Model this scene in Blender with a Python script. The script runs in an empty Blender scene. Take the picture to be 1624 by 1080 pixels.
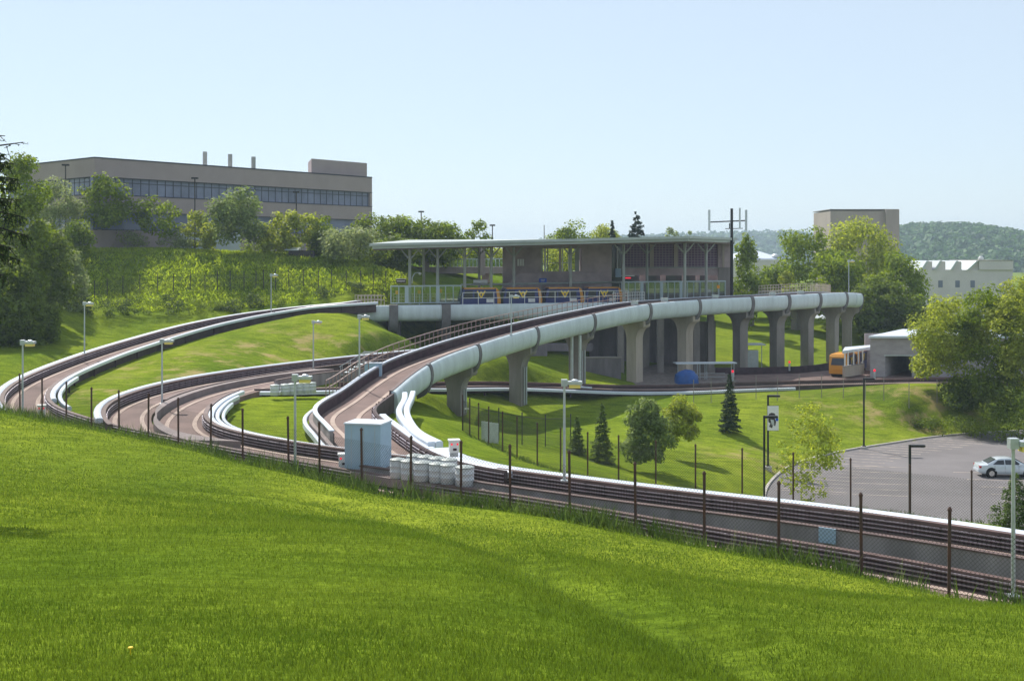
import bpy, math, random
import numpy as np
from mathutils import Vector, Matrix, noise as mnoise

SC = bpy.context.scene
COL = SC.collection
R = math.radians
random.seed(7)
RNG = np.random.default_rng(7)

# ------------------------------------------------------------------ camera
CAMZ = 18.0                      # camera height above the parking lot datum
F = 2000.0                       # focal length in photograph pixels
CX, HY = 812.0, 405.0            # principal column, horizon row of the photograph
cam_d = bpy.data.cameras.new("camera")
cam = bpy.data.objects.new("camera", cam_d); COL.objects.link(cam)
cam.location = (0, 0, CAMZ); cam.rotation_euler = (R(90), 0, 0)
cam_d.sensor_width = 36.0; cam_d.lens = 36.0 * F / 1624.0
cam_d.shift_y = -(540.0 - HY) / 1624.0
cam_d.clip_start = 0.2; cam_d.clip_end = 9000
SC.camera = cam

# ------------------------------------------------------------------ sky and sun
SUN_EL, SUN_AZ = 47.0, -27.0      # azimuth clockwise from +Y (the sun stands behind the scene, to the left)
w = bpy.data.worlds.new("World"); SC.world = w; w.use_nodes = True
nt = w.node_tree
bg = nt.nodes["Background"]
sky = nt.nodes.new("ShaderNodeTexSky"); sky.sky_type = 'NISHITA'; sky.sun_disc = False
sky.sun_elevation = R(SUN_EL); sky.sun_rotation = R(SUN_AZ)
sky.altitude = 300; sky.air_density = 1.0; sky.dust_density = 0.3; sky.ozone_density = 5.0
smx = nt.nodes.new("ShaderNodeMix"); smx.data_type = 'RGBA'; smx.inputs[0].default_value = 0.72
smx.inputs[7].default_value = (4.1, 4.55, 4.85, 1)            # thin bright summer haze in front of the blue
nt.links.new(sky.outputs[0], smx.inputs[6]); nt.links.new(smx.outputs[2], bg.inputs[0]); bg.inputs[1].default_value = 0.13
sd = bpy.data.lights.new("sun", 'SUN'); sd.energy = 4.6; sd.angle = R(0.5); sd.color = (1.0, 0.95, 0.86)
so = bpy.data.objects.new("sun", sd); COL.objects.link(so)
sv = Vector((math.sin(R(SUN_AZ)) * math.cos(R(SUN_EL)), math.cos(R(SUN_AZ)) * math.cos(R(SUN_EL)), math.sin(R(SUN_EL))))
so.rotation_euler = sv.to_track_quat('Z', 'Y').to_euler(); so.location = (-30, 60, 90)
SC.view_settings.view_transform = 'Standard'; SC.view_settings.look = 'None'
SC.view_settings.exposure = 0.44; SC.view_settings.gamma = 1.0
SC.cycles.max_bounces = 6; SC.cycles.transparent_max_bounces = 12; SC.cycles.volume_bounces = 0
SC.cycles.use_adaptive_sampling = True

# ------------------------------------------------------------------ picture <-> place
def P(px, py, d):
    return np.array(((px - CX) * d / F, d, CAMZ + (HY - py) * d / F))
def G(px, py, z):                # z measured from the camera height
    return P(px, py, -z * F / (py - HY))
def PX(p):
    return CX + F * p[0] / p[1], HY - F * (p[2] - CAMZ) / p[1]

# ------------------------------------------------------------------ materials
MATS = {}
def mat(name, col, rough=0.8, metal=0.0, var=0.0, vscale=1.0, bump=0.0, bscale=8.0, col2=None, spec=0.3,
        transl=0.0, stretch=None, detail=4.0, contrast=1.0, coord='Object', emit=None, alpha=1.0, island=0.0, coat=0.0):
    m = bpy.data.materials.new(name); m.use_nodes = True; n = m.node_tree; b = n.nodes["Principled BSDF"]
    b.inputs["Roughness"].default_value = rough; b.inputs["Metallic"].default_value = metal
    b.inputs["Specular IOR Level"].default_value = spec
    if coat: b.inputs["Coat Weight"].default_value = coat
    c = (*col, 1)
    b.inputs["Base Color"].default_value = c
    out = None
    tc = n.nodes.new("ShaderNodeTexCoord")
    src = tc.outputs[coord]
    if stretch:
        mp = n.nodes.new("ShaderNodeMapping"); mp.inputs["Scale"].default_value = stretch
        n.links.new(src, mp.inputs[0]); src = mp.outputs[0]
    if var or col2:
        t = n.nodes.new("ShaderNodeTexNoise"); t.inputs["Scale"].default_value = vscale; t.inputs["Detail"].default_value = detail
        t.inputs["Roughness"].default_value = 0.65
        n.links.new(src, t.inputs[0])
        r = n.nodes.new("ShaderNodeValToRGB")
        r.color_ramp.elements[0].position = 0.5 - 0.22 / contrast; r.color_ramp.elements[1].position = 0.5 + 0.22 / contrast
        if col2:
            r.color_ramp.elements[0].color = c; r.color_ramp.elements[1].color = (*col2, 1)
        else:
            r.color_ramp.elements[0].color = tuple(x * (1 - var) for x in col) + (1,)
            r.color_ramp.elements[1].color = tuple(min(1, x * (1 + var)) for x in col) + (1,)
        n.links.new(t.outputs[0], r.inputs[0]); out = r.outputs[0]
    if island:
        g = n.nodes.new("ShaderNodeNewGeometry")
        mr = n.nodes.new("ShaderNodeMapRange"); mr.inputs[3].default_value = 1 - island; mr.inputs[4].default_value = 1 + island
        n.links.new(g.outputs["Random Per Island"], mr.inputs[0])
        mx = n.nodes.new("ShaderNodeMix"); mx.data_type = 'RGBA'; mx.blend_type = 'MULTIPLY'; mx.inputs[0].default_value = 1
        if out: n.links.new(out, mx.inputs[6])
        else: mx.inputs[6].default_value = c
        cb = n.nodes.new("ShaderNodeCombineColor")
        for i in range(3): n.links.new(mr.outputs[0], cb.inputs[i])
        n.links.new(cb.outputs[0], mx.inputs[7]); out = mx.outputs[2]
    if out: n.links.new(out, b.inputs["Base Color"])
    if bump:
        t2 = n.nodes.new("ShaderNodeTexNoise"); t2.inputs["Scale"].default_value = bscale; t2.inputs["Detail"].default_value = 5
        n.links.new(src, t2.inputs[0])
        bp = n.nodes.new("ShaderNodeBump"); bp.inputs["Strength"].default_value = bump; bp.inputs["Distance"].default_value = 0.1
        n.links.new(t2.outputs[0], bp.inputs["Height"]); n.links.new(bp.outputs[0], b.inputs["Normal"])
    if transl:
        tr = n.nodes.new("ShaderNodeBsdfTranslucent"); ms = n.nodes.new("ShaderNodeMixShader"); ms.inputs[0].default_value = transl
        hs = n.nodes.new("ShaderNodeHueSaturation"); hs.inputs["Value"].default_value = 1.6; hs.inputs["Saturation"].default_value = 1.1
        hs.inputs["Hue"].default_value = 0.49
        if out: n.links.new(out, hs.inputs["Color"])
        else: hs.inputs["Color"].default_value = c
        n.links.new(hs.outputs[0], tr.inputs[0])
        n.links.new(b.outputs[0], ms.inputs[1]); n.links.new(tr.outputs[0], ms.inputs[2])
        n.links.new(ms.outputs[0], n.nodes["Material Output"].inputs[0])
    if emit:
        b.inputs["Emission Color"].default_value = (*emit[0], 1); b.inputs["Emission Strength"].default_value = emit[1]
    if alpha < 1: b.inputs["Alpha"].default_value = alpha
    MATS[name] = m
    return m

mat("deck_tan", (0.175, 0.118, 0.105), 0.9, var=.3, vscale=.35, bump=.15, bscale=6)
mat("pad_tan", (0.38, 0.29, 0.245), 0.85, var=.18, vscale=.6)
mat("island_grey", (0.23, 0.19, 0.185), 0.9, var=.2, vscale=.5)
mat("conc", (0.26, 0.235, 0.22), 0.9, var=.35, vscale=.45, bump=.12, bscale=5, stretch=(1, 1, .25))
mat("conc_wall", (0.30, 0.27, 0.275), 0.9, var=.35, vscale=.7, stretch=(1, 1, .2), bump=.1)
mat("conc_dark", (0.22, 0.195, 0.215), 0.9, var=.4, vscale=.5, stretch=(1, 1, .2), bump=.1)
mat("conc_warm", (0.42, 0.36, 0.30), 0.9, var=.25, vscale=.5, stretch=(1, 1, .2))
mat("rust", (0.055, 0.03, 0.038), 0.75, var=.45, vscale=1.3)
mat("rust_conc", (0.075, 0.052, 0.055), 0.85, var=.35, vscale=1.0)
mat("rust_brown", (0.12, 0.075, 0.07), 0.7, var=.35, vscale=1.5)  # paler brown steel of the parapet caps and ramp brackets
mat("rail_steel", (0.36, 0.33, 0.38), 0.45, .6, var=.3, vscale=2)
mat("white_cover", (0.60, 0.65, 0.73), 0.4, var=.06, vscale=.7, bump=.03)
mat("fascia", (0.56, 0.63, 0.66), 0.45, var=.20, vscale=1.1, detail=8, bump=.06, bscale=1.5, stretch=(1, 1, .12), contrast=.8)
mat("rib_grey", (0.17, 0.16, 0.165), 0.85, var=.25, vscale=1)
mat("post_rust", (0.12, 0.05, 0.035), 0.85, col2=(0.05, 0.045, 0.045), vscale=1.6, stretch=(1, 1, .7))
mat("wire", (0.12, 0.11, 0.105), 0.6, .5)
mat("wire_dark", (0.07, 0.06, 0.06), 0.7, .3)
mat("galv", (0.50, 0.54, 0.57), 0.45, .5, var=.12, vscale=3)
mat("box_blue", (0.36, 0.50, 0.62), 0.5, var=.07, vscale=1.2)
mat("white_paint", (0.78, 0.78, 0.76), 0.5, var=.06, vscale=2)
mat("black_paint", (0.018, 0.018, 0.02), 0.5)
mat("asphalt", (0.165, 0.152, 0.156), 0.92, var=.16, vscale=.18, detail=8, bump=.25, bscale=14, contrast=1.2)
mat("line_white", (0.52, 0.44, 0.37), 0.85, col2=(0.24, 0.21, 0.20), vscale=1.4, contrast=2)
mat("kerb", (0.42, 0.39, 0.36), 0.9, var=.2, vscale=1)

# ------------------------------------------------------------------ mesh helpers
ORG = {}
class MB:
    def __init__(s): s.v = []; s.f = []
    def add(s, vs, fs):
        b = len(s.v); s.v += [tuple(p) for p in vs]; s.f += [tuple(b + i for i in f) for f in fs]; return s
    def box(s, c, sz, rz=0.0):
        x, y, z = sz[0] / 2, sz[1] / 2, sz[2] / 2; ca, sa = math.cos(rz), math.sin(rz); vs = []
        for dz in (-z, z):
            for dx, dy in ((-x, -y), (x, -y), (x, y), (-x, y)):
                vs.append((c[0] + dx * ca - dy * sa, c[1] + dx * sa + dy * ca, c[2] + dz))
        return s.add(vs, [(3, 2, 1, 0), (4, 5, 6, 7), (0, 1, 5, 4), (1, 2, 6, 5), (2, 3, 7, 6), (3, 0, 4, 7)])
    def tube(s, p0, p1, r0, r1=None, n=8):
        r1 = r0 if r1 is None else r1
        p0, p1 = Vector(p0), Vector(p1); d = (p1 - p0)
        if d.length < 1e-6: return s
        d.normalize(); a = d.orthogonal().normalized(); b = d.cross(a); vs = []
        for p, r in ((p0, r0), (p1, r1)):
            for i in range(n):
                t = 2 * math.pi * i / n; vs.append(p + (a * math.cos(t) + b * math.sin(t)) * r)
        fs = [(i, (i + 1) % n, n + (i + 1) % n, n + i) for i in range(n)] + [tuple(reversed(range(n))), tuple(range(n, 2 * n))]
        return s.add(vs, fs)
    def pipe(s, pts, r, n=8):
        rr = r if hasattr(r, '__len__') else [r] * len(pts)
        for i in range(len(pts) - 1): s.tube(pts[i], pts[i + 1], rr[i], rr[i + 1], n)
        return s
    def lathe(s, c, prof, n=16):
        vs = []; m = len(prof)
        for r, z in prof:
            for i in range(n):
                t = 2 * math.pi * i / n; vs.append((c[0] + r * math.cos(t), c[1] + r * math.sin(t), c[2] + z))
        fs = [(j * n + i, j * n + (i + 1) % n, (j + 1) * n + (i + 1) % n, (j + 1) * n + i) for j in range(m - 1) for i in range(n)]
        fs += [tuple(reversed(range(n))), tuple(range((m - 1) * n, m * n))]
        return s.add(vs, fs)
    def prism(s, poly, z0, z1):
        """poly: list of (x,y) counter-clockwise; z0,z1 may be lists."""
        n = len(poly); a = z0 if hasattr(z0, '__len__') else [z0] * n; b = z1 if hasattr(z1, '__len__') else [z1] * n
        vs = [(p[0], p[1], a[i]) for i, p in enumerate(poly)] + [(p[0], p[1], b[i]) for i, p in enumerate(poly)]
        fs = [tuple(reversed(range(n))), tuple(range(n, 2 * n))] + [(i, (i + 1) % n, n + (i + 1) % n, n + i) for i in range(n)]
        return s.add(vs, fs)
    def plate(s, outline, origin, ux, uz, thick):
        """outline in (u,v); u along ux, v along uz, extruded by thick along the normal, centred."""
        o = Vector(origin); ux = Vector(ux).normalized(); uz = Vector(uz).normalized(); nn = ux.cross(uz).normalized(); n = len(outline)
        vs = [o + ux * u + uz * v - nn * thick / 2 for u, v in outline] + [o + ux * u + uz * v + nn * thick / 2 for u, v in outline]
        fs = [tuple(reversed(range(n))), tuple(range(n, 2 * n))] + [(i, (i + 1) % n, n + (i + 1) % n, n + i) for i in range(n)]
        return s.add(vs, fs)
    def sweep(s, path, prof, closed=True, caps=True):
        path = np.asarray(path, float); N = len(path); m = len(prof)
        t = np.gradient(path, axis=0)[:, :2]; t /= (np.linalg.norm(t, axis=1, keepdims=True) + 1e-9)
        r = np.stack([t[:, 1], -t[:, 0]], 1); vs = []
        for i in range(N):
            for u, v in prof: vs.append((path[i, 0] + r[i, 0] * u, path[i, 1] + r[i, 1] * u, path[i, 2] + v))
        fs = []; mm = m if closed else m - 1
        for i in range(N - 1):
            for j in range(mm):
                k = (j + 1) % m; fs.append((i * m + j, i * m + k, (i + 1) * m + k, (i + 1) * m + j))
        if closed and caps: fs += [tuple(reversed(range(m))), tuple(range((N - 1) * m, N * m))]
        return s.add(vs, fs)
    def build(s, name, m, parent=None, smooth=False, org=None):
        o0 = np.array(org if org is not None else (ORG.get(parent.name, (0, 0, 0)) if parent else (0, 0, 0)), float)
        me = bpy.data.meshes.new(name)
        me.from_pydata((np.array(s.v, float) - o0).tolist(), [], s.f)
        if isinstance(m, str): m = MATS[m]
        me.materials.append(m); me.update()
        import bmesh
        bm = bmesh.new(); bm.from_mesh(me); bmesh.ops.recalc_face_normals(bm, faces=bm.faces); bm.to_mesh(me); bm.free()
        if smooth:
            me.shade_smooth()
            try: me.set_sharp_from_angle(angle=R(40))
            except Exception: pass
        o = bpy.data.objects.new(name, me); COL.objects.link(o)
        if parent: o.parent = parent; ORG[o.name] = tuple(o0)
        return o

def tag(o, label=None, cat=None, group=None, kind=None):
    if label: o["label"] = label
    if cat: o["category"] = cat
    if group: o["group"] = group
    if kind: o["kind"] = kind
    return o
def thing(name, label, cat, loc=(0, 0, 0), group=None):
    o = bpy.data.objects.new(name, None); o.empty_display_size = .5; COL.objects.link(o); o.location = tuple(loc); ORG[o.name] = tuple(loc)
    return tag(o, label, cat, group)
def solo(name, mb, m, label, cat, loc, group=None, smooth=False, kind=None):
    o = mb.build(name, m, None, smooth, org=loc); o.location = tuple(loc); return tag(o, label, cat, group, kind)
def struct(name, mb, m, smooth=False, kind="structure"):
    o = mb.build(name, m, None, smooth); o["kind"] = kind; return o
CHILD = {}
def dup(root, loc, rz=0.0, sc=1.0, label=None, group=None):
    def cp(o, par):
        c = o.copy(); COL.objects.link(c); c.parent = par
        for ch in [x for x in KIDS(o)]: cp(ch, c)
        return c
    r = cp(root, None); r.location = tuple(loc); r.rotation_euler = (0, 0, rz)
    r.scale = (sc, sc, sc) if not hasattr(sc, '__len__') else sc
    if label: r["label"] = label
    if group: r["group"] = group
    return r
def KIDS(o): return [x for x in COL.objects if x.parent == o] if o.name not in CHILD else CHILD[o.name]
def freeze(root):
    """remember a template's tree so copies do not search the whole scene"""
    ks = [x for x in COL.objects if x.parent == root]; CHILD[root.name] = ks
    for k in ks: CHILD[k.name] = [x for x in COL.objects if x.parent == k]
    return root
def place(root, loc, rz=0.0, sc=1.0):
    root.location = tuple(loc); root.rotation_euler = (0, 0, rz)
    root.scale = (sc, sc, sc) if not hasattr(sc, '__len__') else sc
    return root

def spline(pts, step=1.0):
    pts = [np.asarray(p, float) for p in pts]; out = []
    ext = [2 * pts[0] - pts[1]] + pts + [2 * pts[-1] - pts[-2]]
    for i in range(1, len(ext) - 2):
        p0, p1, p2, p3 = ext[i - 1:i + 3]
        def tj(ti, a, b): return ti + max(np.linalg.norm(b[:2] - a[:2]), 1e-3) ** 0.5
        t0 = 0; t1 = tj(t0, p0, p1); t2 = tj(t1, p1, p2); t3 = tj(t2, p2, p3)
        n = max(2, int(np.linalg.norm(p2 - p1) / step))
        for t in np.linspace(t1, t2, n, endpoint=False):
            a1 = (t1 - t) / (t1 - t0) * p0 + (t - t0) / (t1 - t0) * p1; a2 = (t2 - t) / (t2 - t1) * p1 + (t - t1) / (t2 - t1) * p2
            a3 = (t3 - t) / (t3 - t2) * p2 + (t - t2) / (t3 - t2) * p3
            b1 = (t2 - t) / (t2 - t0) * a1 + (t - t0) / (t2 - t0) * a2; b2 = (t3 - t) / (t3 - t1) * a2 + (t - t1) / (t3 - t1) * a3
            out.append((t2 - t) / (t2 - t1) * b1 + (t - t1) / (t2 - t1) * b2)
    out.append(pts[-1]); out = np.array(out)
    for _ in range(3):
        sm = out.copy(); sm[1:-1] = .25 * out[:-2] + .5 * out[1:-1] + .25 * out[2:]; out = sm
    # even spacing
    L = np.r_[0, np.cumsum(np.linalg.norm(np.diff(out, axis=0), axis=1))]; n = max(3, int(L[-1] / step) + 1); q = np.linspace(0, L[-1], n)
    return np.stack([np.interp(q, L, out[:, k]) for k in range(3)], 1)
def offset(path, u, dz=0.0):
    path = np.asarray(path); t = np.gradient(path, axis=0)[:, :2]; t /= np.linalg.norm(t, axis=1, keepdims=True) + 1e-9
    o = path.copy(); o[:, 0] += t[:, 1] * u; o[:, 1] -= t[:, 0] * u; o[:, 2] += dz; return o
def cut(path, a, b):
    """slice by fraction of length"""
    L = np.r_[0, np.cumsum(np.linalg.norm(np.diff(path, axis=0), axis=1))]; L /= L[-1]
    n = max(3, int((b - a) * len(path))); q = np.linspace(a, b, n)
    return np.stack([np.interp(q, L, path[:, k]) for k in range(3)], 1)
def zr(pts):                      # (X, Y, z relative to camera) -> world
    return [np.array((x, y, z + CAMZ)) for x, y, z in pts]
def frac_at(path, test):
    i = int(np.argmin([abs(test(p)) for p in path])); return i / (len(path) - 1)
# ================================================================== guideway centre lines (deck surface)
FENCE_PX = [(-40, 655), (32, 660), (67, 669), (105, 678), (145, 690), (189, 695), (235, 703), (283, 712), (334, 724), (385, 736), (458, 752), (507, 763),
            (574, 778), (651, 795), (731, 805), (809, 813), (904, 826), (1008, 851), (1117, 871), (1235, 893), (1366, 917), (1505, 948), (1650, 978), (1800, 1008)]
FENCE = [G(x, y, -9.7) for x, y in FENCE_PX]
T1 = spline([P(640, 482, 150), P(565, 487.5, 143.5)] + zr([(-24, 144, -6.5), (-29, 141.5, -7.15), (-33, 136, -7.9), (-35.8, 125, -8.8), (-36.6, 109, -9.5), (-35.2, 93, -10.0),
            (-31.5, 82, -10.2), (-25.5, 73.5, -10.3), (-18, 65.8, -10.35), (-12, 60.2, -10.4), (-5.5, 54.4, -10.4), (0, 50.2, -10.4), (4.7, 46.0, -10.4), (7, 44.0, -10.4), (11.6, 40.0, -10.4), (13, 38.5, -10.4), (18, 33.6, -10.4), (24, 28, -10.4)]))
BR = zr([(-19.6, 74.5, -10.2), (-17.2, 69.3, -10.2), (-13.4, 65.0, -10.2), (-8.9, 61.3, -10.2), (-4.65, 58.2, -10.2), (-.9, 55.3, -10.2), (5.0, 50.6, -10.15), (9.6, 47.0, -10.05), (13.6, 43.4, -9.95), (18, 39.0, -9.9), (26, 30.5, -9.8)])
T3 = spline([(zr([(-4, 140, -10.9)])[0]), G(640, 582, -10.7), G(571, 592, -10.5), G(480, 602, -10.25), G(400, 616, -10.2), G(338, 634, -10.15), G(303, 652, -10.15)] + BR)
T2 = spline([(zr([(-2, 148, -11.0)])[0]), G(650, 569, -10.8), G(571, 578, -10.6), G(460, 592, -10.4), G(340, 611, -10.2), G(262, 630, -10.1), G(212, 652, -10.1),
            G(205, 676, -10.15), G(240, 700, -10.2), zr([(-16.2, 66.2, -10.22)])[0], zr([(-12.5, 63.6, -10.22)])[0], zr([(-8.9, 60.7, -10.22)])[0]])
T5 = spline([G(400, 617, -10.22), G(455, 617, -10.3), G(540, 616, -10.6), G(620, 615, -11.2), G(680, 614.5, -11.8), G(793, 613, -12.6), G(900, 616, -13.35), zr([(12, 129, -13.8)])[0], zr([(18, 131.5, -14.0)])[0],
            zr([(24, 135, -14.15)])[0], zr([(31, 137.5, -14.2)])[0], zr([(45, 140, -14.2)])[0], zr([(64, 142.5, -14.2)])[0]])
T4R = [(-.3, 55.9, -9.4), (-1.7, 57.1, -9.4), (-3.3, 59.6, -9.4), (-5.2, 65, -9.4), (-7.0, 71.5, -9.4), (-8.6, 78, -9.4), (-8.1, 87, -9.25), (-7.35, 92, -8.75), (-5.9, 98, -8.1), (-3.5, 104, -7.55), (1.46, 117, -6.85), (8.3, 129, -6.0), (14.4, 137, -5.3), (21.2, 145, -5.1), (28.8, 152, -5.0),
       (33.8, 155, -4.9), (38.2, 158.5, -4.8), (43.1, 163, -4.8), (46.6, 168.5, -5.1), (47.8, 176, -5.3), (46.5, 184, -5.4), (42.5, 191, -5.4), (36, 196, -5.4), (26, 199, -5.4)]
T4E = spline(zr(T4R))                       # top of its right edge
T4 = offset(T4E, -1.75, -0.75)              # deck centre
def t4_at(px):                              # path fraction where the right edge stands at this column (before it turns back)
    n = int(np.argmax(T4E[:, 0])) + 4
    q = [abs(PX(T4E[i])[0] - px) + (1e3 if T4E[i][1] < 84 else 0) for i in range(n)]
    return int(np.argmin(q))

# ================================================================== terrain
C = []
def cp(*pts):
    for p in pts: C.append((float(p[0]), float(p[1]), float(p[2])))
for p in FENCE: cp(p)
# near lawn: rows at fixed distance, picture row gives height
for px in (-200, 0, 250, 500, 800, 1100, 1400, 1624, 1850):
    for d, z in ((8, -2.72), (14, -3.75), (22, -5.15)):
        k = (px - 812) / 812.0
        zz = z - (0.55 if k > 0 else 0.15) * k * d / 22 - (0.45 * d / 22 if px > 900 else 0)
        if px <= 500 and d == 22: zz += .25
        cp(P(px, HY - zz * F / d, d))
for px, d, z in ((0, 34, -6.3), (250, 34, -6.6), (500, 34, -7.1), (800, 32, -7.2), (1050, 30, -7.5), (0, 52, -8.2), (250, 50, -8.5), (450, 44, -8.5), (700, 40, -8.6), (1300, 30, -8.0)):
    cp(P(px, HY - z * F / d, d))
cp((0, 0, CAMZ - 1.7), (-8, 0, CAMZ - 1.6), (8, 0, CAMZ - 1.8), (0, -12, CAMZ - 1.2), (25, 0, CAMZ - 4), (-30, 0, CAMZ - 1.5), (-30, 30, CAMZ - 3.5), (40, 10, CAMZ - 9), (-45, 60, CAMZ - 8), (-60, 80, CAMZ - 8))
ATG = [(T1, .0), (T2, .0), (T3, .0), (T5, .0)]
for path, _ in ATG:
    for p in path[::9]:
        if PX(p)[0] > 600 and p[1] > 118 and p[2] > CAMZ - 13: continue
        cp((p[0], p[1], p[2] - .25))
for p in offset(T3, -4.2)[-52::6]: cp((p[0], p[1], CAMZ - 10.9))
# fence 2 (behind the right-hand guideway)
F2_PX = [(745, 690, -12.3), (759, 698, -12.4), (775, 706, -12.4), (797, 716, -12.4), (820, 726, -12.4), (852, 738, -12.4), (889, 748, -12.4), (932, 757, -12.4), (981, 763, -12.4), (1040, 774, -12.4),
         (1103, 781, -12.4), (1177, 788, -12.5), (1258, 796, -12.6), (1349, 806, -12.75), (1443, 817, -12.9), (1541, 828, -13), (1650, 840, -13.1)]
F2 = [G(*q) for q in F2_PX]
for p in F2: cp(p)
# lawn at right, lot
KERB_PX = [(1213, 800), (1212, 785), (1219, 768), (1233, 753), (1252, 740), (1280, 729), (1315, 720), (1360, 711), (1410, 703.5), (1480, 693), (1560, 686), (1640, 682.5), (1760, 680), (1900, 678)]
KERB = [G(x, y, -17.0) for x, y in KERB_PX]
for p in KERB: cp(p)
cp(*[G(x, y, -17.05) for x, y in ((1300, 780), (1400, 750), (1500, 730), (1600, 720), (1624, 760), (1450, 812), (1560, 830), (1640, 830), (1800, 760), (1800, 830), (1255, 815), (1350, 812))])
cp(*[G(x, y, z) for x, y, z in ((1370, 703, -16.5), (1217, 742, -16.5), (1160, 760, -16.0), (1080, 726, -15.8), (1025, 748, -15.2), (955, 738, -14.9), (915, 728, -14.6), (1156, 672, -15.2),
    (1290, 690, -16.3), (1240, 660, -15.3), (1330, 660, -15.4), (1450, 670, -16.2), (1060, 690, -15.5), (980, 690, -14.9), (1000, 650, -14.8),
    (733, 683, -14.4), (820, 655, -14.4), (905, 628, -14.2), (850, 690, -14.3), (800, 700, -13.4), (760, 705, -12.9), (870, 720, -13.6),
    (690, 650, -12.0), (680, 690, -11.2), (650, 660, -10.9), (668, 618, -11.2), (715, 705, -11.7), (690, 632, -11.8), (745, 640, -12.8))])
F3_PX = [(1100, 641, -14.55), (1127.8, 639, -14.5), (1164, 636, -14.4), (1199, 634, -14.35), (1233, 635, -14.3), (1267.6, 631.5, -14.3), (1303, 631, -14.3), (1337.6, 632, -14.3), (1372.5, 633, -14.3), (1401.7, 636, -14.4), (1441.6, 641, -14.5), (1486, 640, -14.6), (1540, 640, -14.7), (1640, 640, -14.8)]
F3 = [G(*q) for q in F3_PX]
for p in F3: cp(p)
cp(*[G(x, y, z) for x, y, z in ((780, 583, -11.2), (760, 597, -11.9), (860, 597, -12.4), (900, 604, -13.1), (820, 577, -11.0), (900, 582, -12.3))])
# under and behind the station
cp(*zr([(5, 150, -11.5), (12, 150, -13.5), (15, 140, -14.2), (30, 150, -14.3), (40, 150, -14.3), (-12, 150, -10.9), (-5, 165, -10.8), (25, 165, -14.3), (10, 165, -12), (55, 155, -14.2), (70, 160, -14.2)]))
# bank between T1 and T2
cp(*[G(x, y, z) for x, y, z in ((300, 560, -9.0), (240, 585, -9.8), (400, 540, -8.5), (480, 506, -6.9), (520, 504, -6.8), (555, 512, -7.3), (600, 552, -9.2), (575, 528, -8.2), (470, 550, -9.2), (560, 560, -9.8), (150, 625, -10.2), (180, 600, -10.0), (350, 585, -9.8),
    (430, 655, -10.6), (400, 680, -10.6), (480, 700, -10.7), (500, 640, -10.6), (535, 720, -10.7), (380, 675, -10.6), (530, 680, -10.7))])
# hill beyond T1
cp(*[G(x, y, z) for x, y, z in ((0, 640, -9.9), (60, 560, -8.6), (0, 560, -8.8), (150, 530, -8.4), (250, 505, -7.2), (350, 488, -6.2), (450, 478, -5.5), (540, 472, -5.0), (600, 470, -4.9))])
cp(*[P(x, y, d) for x, y, d in ((150, 470, 152), (250, 464, 153), (400, 458, 154), (520, 455, 154), (130, 396, 163), (250, 399, 164), (350, 404, 164), (430, 411, 163), (500, 417, 162), (560, 423, 161), (610, 432, 160), (640, 440, 160), (665, 456, 160),
    (0, 480, 130), (60, 440, 145), (0, 400, 160))])
cp(*zr([(-45, 172, .5), (-56, 168, .6), (-35, 172, .2), (-45, 200, .5), (-80, 175, .6), (-65, 205, .7), (-60, 180, .6), (-30, 185, .6), (-12, 190, -1.5), (-80, 200, 1.5), (-25, 215, .8), (-60, 240, 1.2), (-90, 160, 1.0), (-110, 220, 1.5), (-5, 200, -3), (8, 195, -4.5), (0, 180, -4.5), (-6, 170, -5.8), (5, 230, -2.5), (20, 200, -6.5), (-10, 172, -4.0)]))
# mound at right behind the guideway, valley beyond
cp(*[G(x, y, z) for x, y, z in ((1262, 583, -14.3), (1210, 545, -12.4), (1250, 512, -10.4), (1290, 505, -10.0), (1320, 515, -10.5), (1290, 560, -13.2), (1350, 555, -13.0), (1400, 525, -11.6), (1440, 530, -12.2), (1200, 500, -9.8), (1160, 520, -11), (1500, 560, -14))])
cp(*zr([(40, 240, -10), (70, 230, -11), (100, 200, -13.5), (80, 170, -14.3), (90, 130, -15), (75, 115, -16.6), (110, 100, -17), (60, 60, -16), (120, 60, -17), (100, 300, -12), (0, 300, -5), (-100, 300, 0), (140, 160, -15), (160, 240, -14), (-130, 120, -3), (-120, 60, -4), (-200, 200, 1), (200, 100, -17), (250, 300, -14), (0, 420, -8), (-200, 420, 0), (200, 420, -12)]))
C = np.array(C)
key = np.unique(np.round(C[:, :2] / .8).astype(int), axis=0, return_index=True)[1]; C = C[np.sort(key)]
def tk(r2): return 0.5 * r2 * np.log(r2 + 1e-6)
S_ = 50.0
def tps_fit(C, lam=2e-4):
    X = C[:, :2] / S_; n = len(X); r2 = ((X[:, None] - X[None]) ** 2).sum(-1)
    A = np.zeros((n + 3, n + 3)); A[:n, :n] = tk(r2) + np.eye(n) * lam; A[:n, n] = 1; A[:n, n + 1:] = X; A[n, :n] = 1; A[n + 1:, :n] = X.T
    return np.linalg.solve(A, np.r_[C[:, 2], 0, 0, 0])
CW = tps_fit(C)
def tps(x, y):
    x = np.asarray(x, float).ravel(); y = np.asarray(y, float).ravel(); n = len(C); out = np.empty(len(x)); X = C[:, :2] / S_
    for i in range(0, len(x), 20000):
        q = np.stack([x[i:i + 20000], y[i:i + 20000]], 1) / S_; r2 = ((q[:, None] - X[None]) ** 2).sum(-1)
        out[i:i + 20000] = tk(r2) @ CW[:n] + CW[n] + q @ CW[n + 1:]
    return out
CORR = np.concatenate([T1, T2, T3, T5, T4[:int(len(T4) * .17)]])
KP = np.array([(p[0], p[1]) for p in KERB] + [(150, 60), (60, 68), (32, 74)])
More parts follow.
